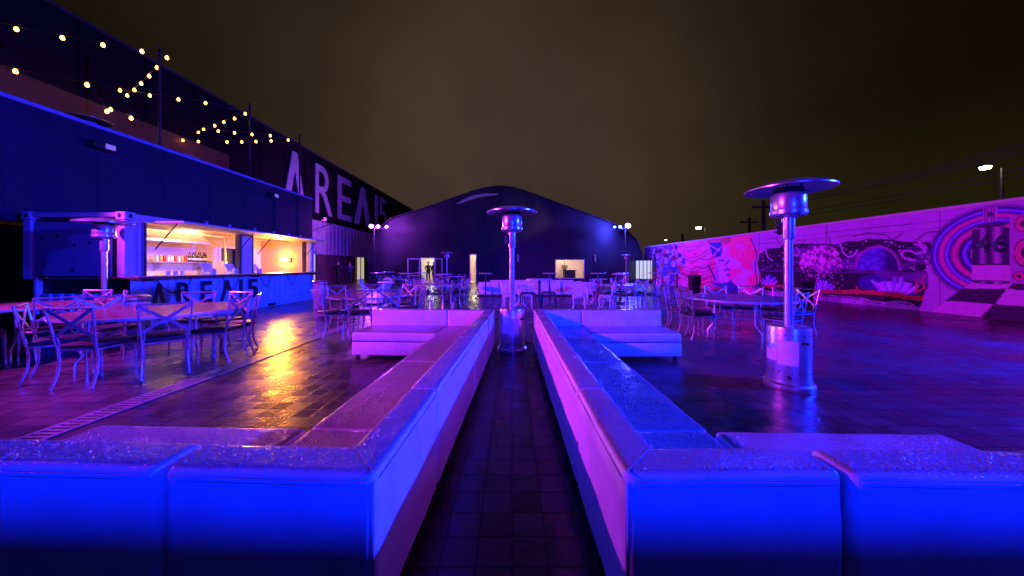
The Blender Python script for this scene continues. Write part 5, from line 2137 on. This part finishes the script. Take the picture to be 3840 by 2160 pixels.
LX, LY = -10.4, 24.0
flood_mast(LX, LY, ((-0.15, 0.16, 'flood_white'), (0.35, 0.13, 'flood_white'), (1.0, 0.11, 'flood_pink')), 'left mast with white and pink floodlights near the hall entrance', None)
RX, RY = 8.55, 24.0
flood_mast(RX, RY, ((-0.85, 0.09, 'flood_blue'), (-0.45, 0.11, 'flood_blue'), (0.15, 0.20, 'flood_white')), 'right mast with one big white and two blue floodlights', None)
lamp('left_mast_light', 'POINT', (LX + 0.2, LY - 0.45, 4.4), VIOLET, P_FAR_L, size=0.2)
lamp('mural_light', 'SPOT', (LX + 1.15, LY - 0.5, 4.4), (0.60, 0.0, 1.0), P_MURAL, (12.1, 13.0, 1.9), 60, 0.7, 0.2)
lamp('right_mast_light', 'POINT', (RX, RY - 0.45, 4.4), (0.06, 0.06, 1.0), P_FAR_R, size=0.2)
lamp('sign_fill', 'SPOT', (RX - 0.85, RY - 0.4, 4.4), (0.72, 0.45, 0.5), P_SIGN_FILL, (-15, 27.0, 7.4), 44, 0.6, 0.12)  # added only to brighten the hall letters, no lamp of its own


def yard_flood(x, y, h, target, color, power, lb, size=0.12, angle=120):
    t = thing('yard_floodlight', lb, 'floodlight', (x, y, 0), 0, 'yard floodlights behind the photographer')
    part('pole', 'dark_metal', t, add_tube, [(0, 0, 0), (0, 0, h)], 0.05, 10)
    part('lamp_head', 'black', t, add_box, -0.2, 0.2, -0.08, 0.08, h, h + 0.3, 0.02, 1)
    d = (Vector(target) - Vector((x, y, h + 0.15))).normalized()
    lamp('yard_flood_light', 'SPOT', tuple(Vector((x, y, h + 0.15)) + d * 0.3), color, power, target, angle, 0.7, size)


yard_flood(11.9, 1.7, 4.2, (-2.0, 4.6, 0.3), BLUE, P_RIGHT, 'blue floodlight pole against the mural wall')
yard_flood(1.6, -8.5, 2.15, (0.3, 3.0, 0.9), REAR, P_REAR, 'blue floodlight pole behind the photographer', 0.75, 80)
bm = bmesh.new()
add_box(bm, -5.0, 5.0, -0.75, -0.20, 0.0, 0.72, 0.02, 2)  # added out of view to shade the foot of the near sofa fronts
tag(obj('shade_block', bm, 'black'), 'unseen black block added behind the camera to shade the sofa fronts', 'wall')

# ------------------------------------------------------------------ street lamps, poles and wires beyond the wall
def street_lamp(x, y, h, sz, lb):
    t = thing('street_lamp', lb, 'street lamp', (x, y, 0), 0, 'street lamps beyond the mural wall')
    part('pole', 'dark_metal', t, add_tube, [(0, 0, 0), (0, 0, h)], [0.11, 0.07], 10)
    part('arm', 'dark_metal', t, add_tube, [(0, 0, h - 0.05), (-0.5, 0, h + 0.05), (-0.95, 0, h + 0.05)], 0.04, 8)
    part('lamp_head', 'black', t, add_box, -1.45, -0.75, -0.18, 0.18, h + 0.02, h + 0.14, 0.03, 1)
    part('lens', 'street', t, add_lathe, [(0.0, -sz * 0.8), (sz * 0.8, -sz * 0.6), (sz, -0.02), (0, -0.02)], 14, (-1.1, 0, h + 0.02))


street_lamp(32.8, 21.3, 8.0, 0.26, 'near street lamp shining over the mural spray can')
street_lamp(32.8, 54.0, 8.0, 0.42, 'street lamp shining beyond the painted figures')
street_lamp(33.0, 66.0, 6.9, 0.22, 'faintest street lamp beside the right flood mast')


def utility_pole(x, y, h, lb, arm=True):
    t = thing('utility_pole', lb, 'utility pole', (x, y, 0), 0, 'utility poles beyond the mural wall')
    part('pole', 'pole_wood', t, add_tube, [(0, 0, 0), (0, 0, h)], [0.20, 0.15], 10)
    if arm:
        part('cross_arm', 'pole_wood', t, add_box, -1.1, 1.1, -0.06, 0.06, h - 0.75, h - 0.6)
        bm = bmesh.new()
        for xo in (-1.0, -0.4, 0.4, 1.0):
            add_lathe(bm, [(0.04, 0), (0.06, 0.08), (0.03, 0.14), (0, 0.16)], 8, (xo, 0, h - 0.6))
        obj('insulator', bm, 'black', t)


utility_pole(25.0, 31.6, 7.9, 'thick utility pole directly left of the right heater hood')
utility_pole(30.0, 40.2, 7.6, 'thinner utility pole with crossarm and drooping wires')
utility_pole(24.4, 45.5, 6.0, 'short dark pole above the painted face', False)
utility_pole(25.6, 14.0, 7.9, 'utility pole outside the right frame edge')
for k, (h1, h2, dx) in enumerate(((7.35, 7.35, -0.9), (7.35, 7.3, 0.0), (7.35, 7.35, 0.9), (6.4, 6.3, 0.0), (6.1, 6.0, 0.2))):
    bm = bmesh.new()
    pts = []
    for seg_ in (((25.6 + dx, 14.0, h1), (25.0 + dx, 31.6, h2)), ((25.0 + dx, 31.6, h2), (30.0 + dx, 40.2, h2 - 0.4))):
        a, b = Vector(seg_[0]), Vector(seg_[1])
        for i in range(10):
            f_ = i / 10
            p_ = a.lerp(b, f_)
            p_.z -= 0.9 * 4 * f_ * (1 - f_) * 0.35
            pts.append(p_)
    add_tube(bm, pts, 0.02, 5)
    tag(obj('overhead_wire', bm, 'cable'), 'thin black overhead wire strung between the utility poles', 'wire', 'overhead wires beyond the wall')

# ------------------------------------------------------------------ people
def cloth_mat(name, top, legs, head_z):
    m = bpy.data.materials.new(name)
    m.use_nodes = True
    nt = m.node_tree
    p = nt.nodes['Principled BSDF']
    p.inputs['Roughness'].default_value = 0.75
    tc = nt.nodes.new('ShaderNodeTexCoord')
    sx = nt.nodes.new('ShaderNodeSeparateXYZ')
    nt.links.new(tc.outputs['Object'], sx.inputs[0])
    cr = nt.nodes.new('ShaderNodeValToRGB')
    cr.color_ramp.interpolation = 'CONSTANT'
    el = cr.color_ramp.elements
    el[0].position = 0.0
    el[0].color = (0.01, 0.01, 0.01, 1)
    el[1].position = 0.07 / 2
    el[1].color = tuple(legs) + (1,)
    a = el.new(0.93 / 2)
    a.color = tuple(top) + (1,)
    b = el.new(head_z / 2)
    b.color = (0.40, 0.25, 0.18, 1)
    dv = nt.nodes.new('ShaderNodeMath')
    dv.operation = 'DIVIDE'
    dv.inputs[1].default_value = 2.0
    nt.links.new(sx.outputs['Z'], dv.inputs[0])
    nt.links.new(dv.outputs[0], cr.inputs[0])
    nt.links.new(cr.outputs[0], p.inputs['Base Color'])
    return m


def person(x, y, z, rot, H_, label, top, legs, stride=0.08, bend=0.25, group=None):
    k = H_ / 1.75
    V = []
    E = []
    Rr = []

    def add(p, r, par=None):
        V.append(Vector(p) * k)
        Rr.append(r * k)
        if par is not None:
            E.append((par, len(V) - 1))
        return len(V) - 1
    pel = add((0, 0, 0.95), 0.135)
    wa = add((0, 0.0, 1.10), 0.125, pel)
    chst = add((0, 0.01, 1.30), 0.145, wa)
    nb = add((0, 0.0, 1.46), 0.075, chst)
    nk = add((0, -0.01, 1.52), 0.055, nb)
    hd = add((0, -0.015, 1.60), 0.085, nk)
    hm = add((0, -0.01, 1.66), 0.095, hd)
    add((0, 0.0, 1.735), 0.06, hm)
    nose = add((0, -0.105, 1.615), 0.016, hd)
    for s in (-1, 1):
        sh_ = add((s * 0.19, 0, 1.42), 0.062, chst)
        el_ = add((s * 0.25, 0.03, 1.14), 0.046, sh_)
        wr_ = add((s * (0.24 - bend * 0.3), -0.04 - bend * 0.5, 0.93 + bend * 0.35), 0.032, el_)
        pa_ = add((s * (0.235 - bend * 0.34), -0.06 - bend * 0.65, 0.87 + bend * 0.37), 0.038, wr_)
        for fi in range(4):
            b_ = V[pa_] / k
            f1 = add((b_.x, b_.y - 0.03 + 0.02 * fi, b_.z - 0.055 + 0.003 * fi), 0.010, pa_)
            add((b_.x - s * 0.01, b_.y - 0.035 + 0.02 * fi, b_.z - 0.09 + 0.006 * abs(fi - 1)), 0.008, f1)
        b_ = V[pa_] / k
        add((b_.x - s * 0.02, b_.y - 0.055, b_.z - 0.02), 0.011, pa_)
        hp = add((s * 0.095, 0, 0.88), 0.10, pel)
        kn = add((s * 0.105, -stride * s * 0.6 - 0.02, 0.49), 0.066, hp)
        an = add((s * 0.11, -stride * s + 0.03, 0.09), 0.045, kn)
        add((s * 0.125, -stride * s - 0.13, 0.035), 0.036, an)
    me = bpy.data.meshes.new('person')
    me.from_pydata([tuple(v) for v in V], E, [])
    o = bpy.data.objects.new('person', me)
    COL.objects.link(o)
    sk = o.modifiers.new('skin', 'SKIN')
    for i, v in enumerate(me.skin_vertices[0].data):
        v.radius = (Rr[i], Rr[i])
        v.use_root = (i == 0)
    ss = o.modifiers.new('sub', 'SUBSURF')
    ss.levels = 2
    ss.render_levels = 2
    dg = bpy.context.evaluated_depsgraph_get()
    nm = bpy.data.meshes.new_from_object(o.evaluated_get(dg))
    o.modifiers.clear()
    o.data = nm
    bpy.data.meshes.remove(me)
    nm.name = 'person'
    nm.materials.clear()
    nm.polygons.foreach_set('use_smooth', [True] * len(nm.polygons))
    nm.materials.append(cloth_mat('person_clothes', top, legs, 1.47 * k))
    tag(o, label, 'person', group)
    o.location = (x, y, z)
    o.rotation_euler = (0, 0, rot)
    bm = bmesh.new()
    add_lathe(bm, [(0.101 * k, 1.66 * k), (0.104 * k, 1.70 * k), (0.075 * k, 1.765 * k), (0, 1.785 * k)], 14, (0, 0.012 * k, 0))
    obj('hair', bm, 'hair', o)
    return o


person(-13.25, 24.2, 0, R(170), 1.74, 'person in dark jacket walking towards the hall entrance', (0.015, 0.013, 0.018), (0.012, 0.012, 0.016))
person(-12.55, 24.6, 0, R(200), 1.68, 'person in dark blue jacket walking beside another at the hall', (0.018, 0.02, 0.05), (0.012, 0.012, 0.018))
person(fx(1070), FZ + 0.9, 0.015, R(10), 1.72, 'person in dark clothes standing left in the open venue door', (0.015, 0.014, 0.014), (0.012, 0.012, 0.012))
person(fx(1084), FZ + 1.0, 0.015, R(-25), 1.70, 'person in dark clothes standing right in the open venue door', (0.02, 0.016, 0.014), (0.012, 0.012, 0.012))
person(fx(1431), FZ + 2.0, 0.115, R(0), 1.66, 'person in dark top behind the bar in the lit window', (0.05, 0.05, 0.06), (0.02, 0.02, 0.02), 0.02, 0.3)

print('objects', len(bpy.data.objects))
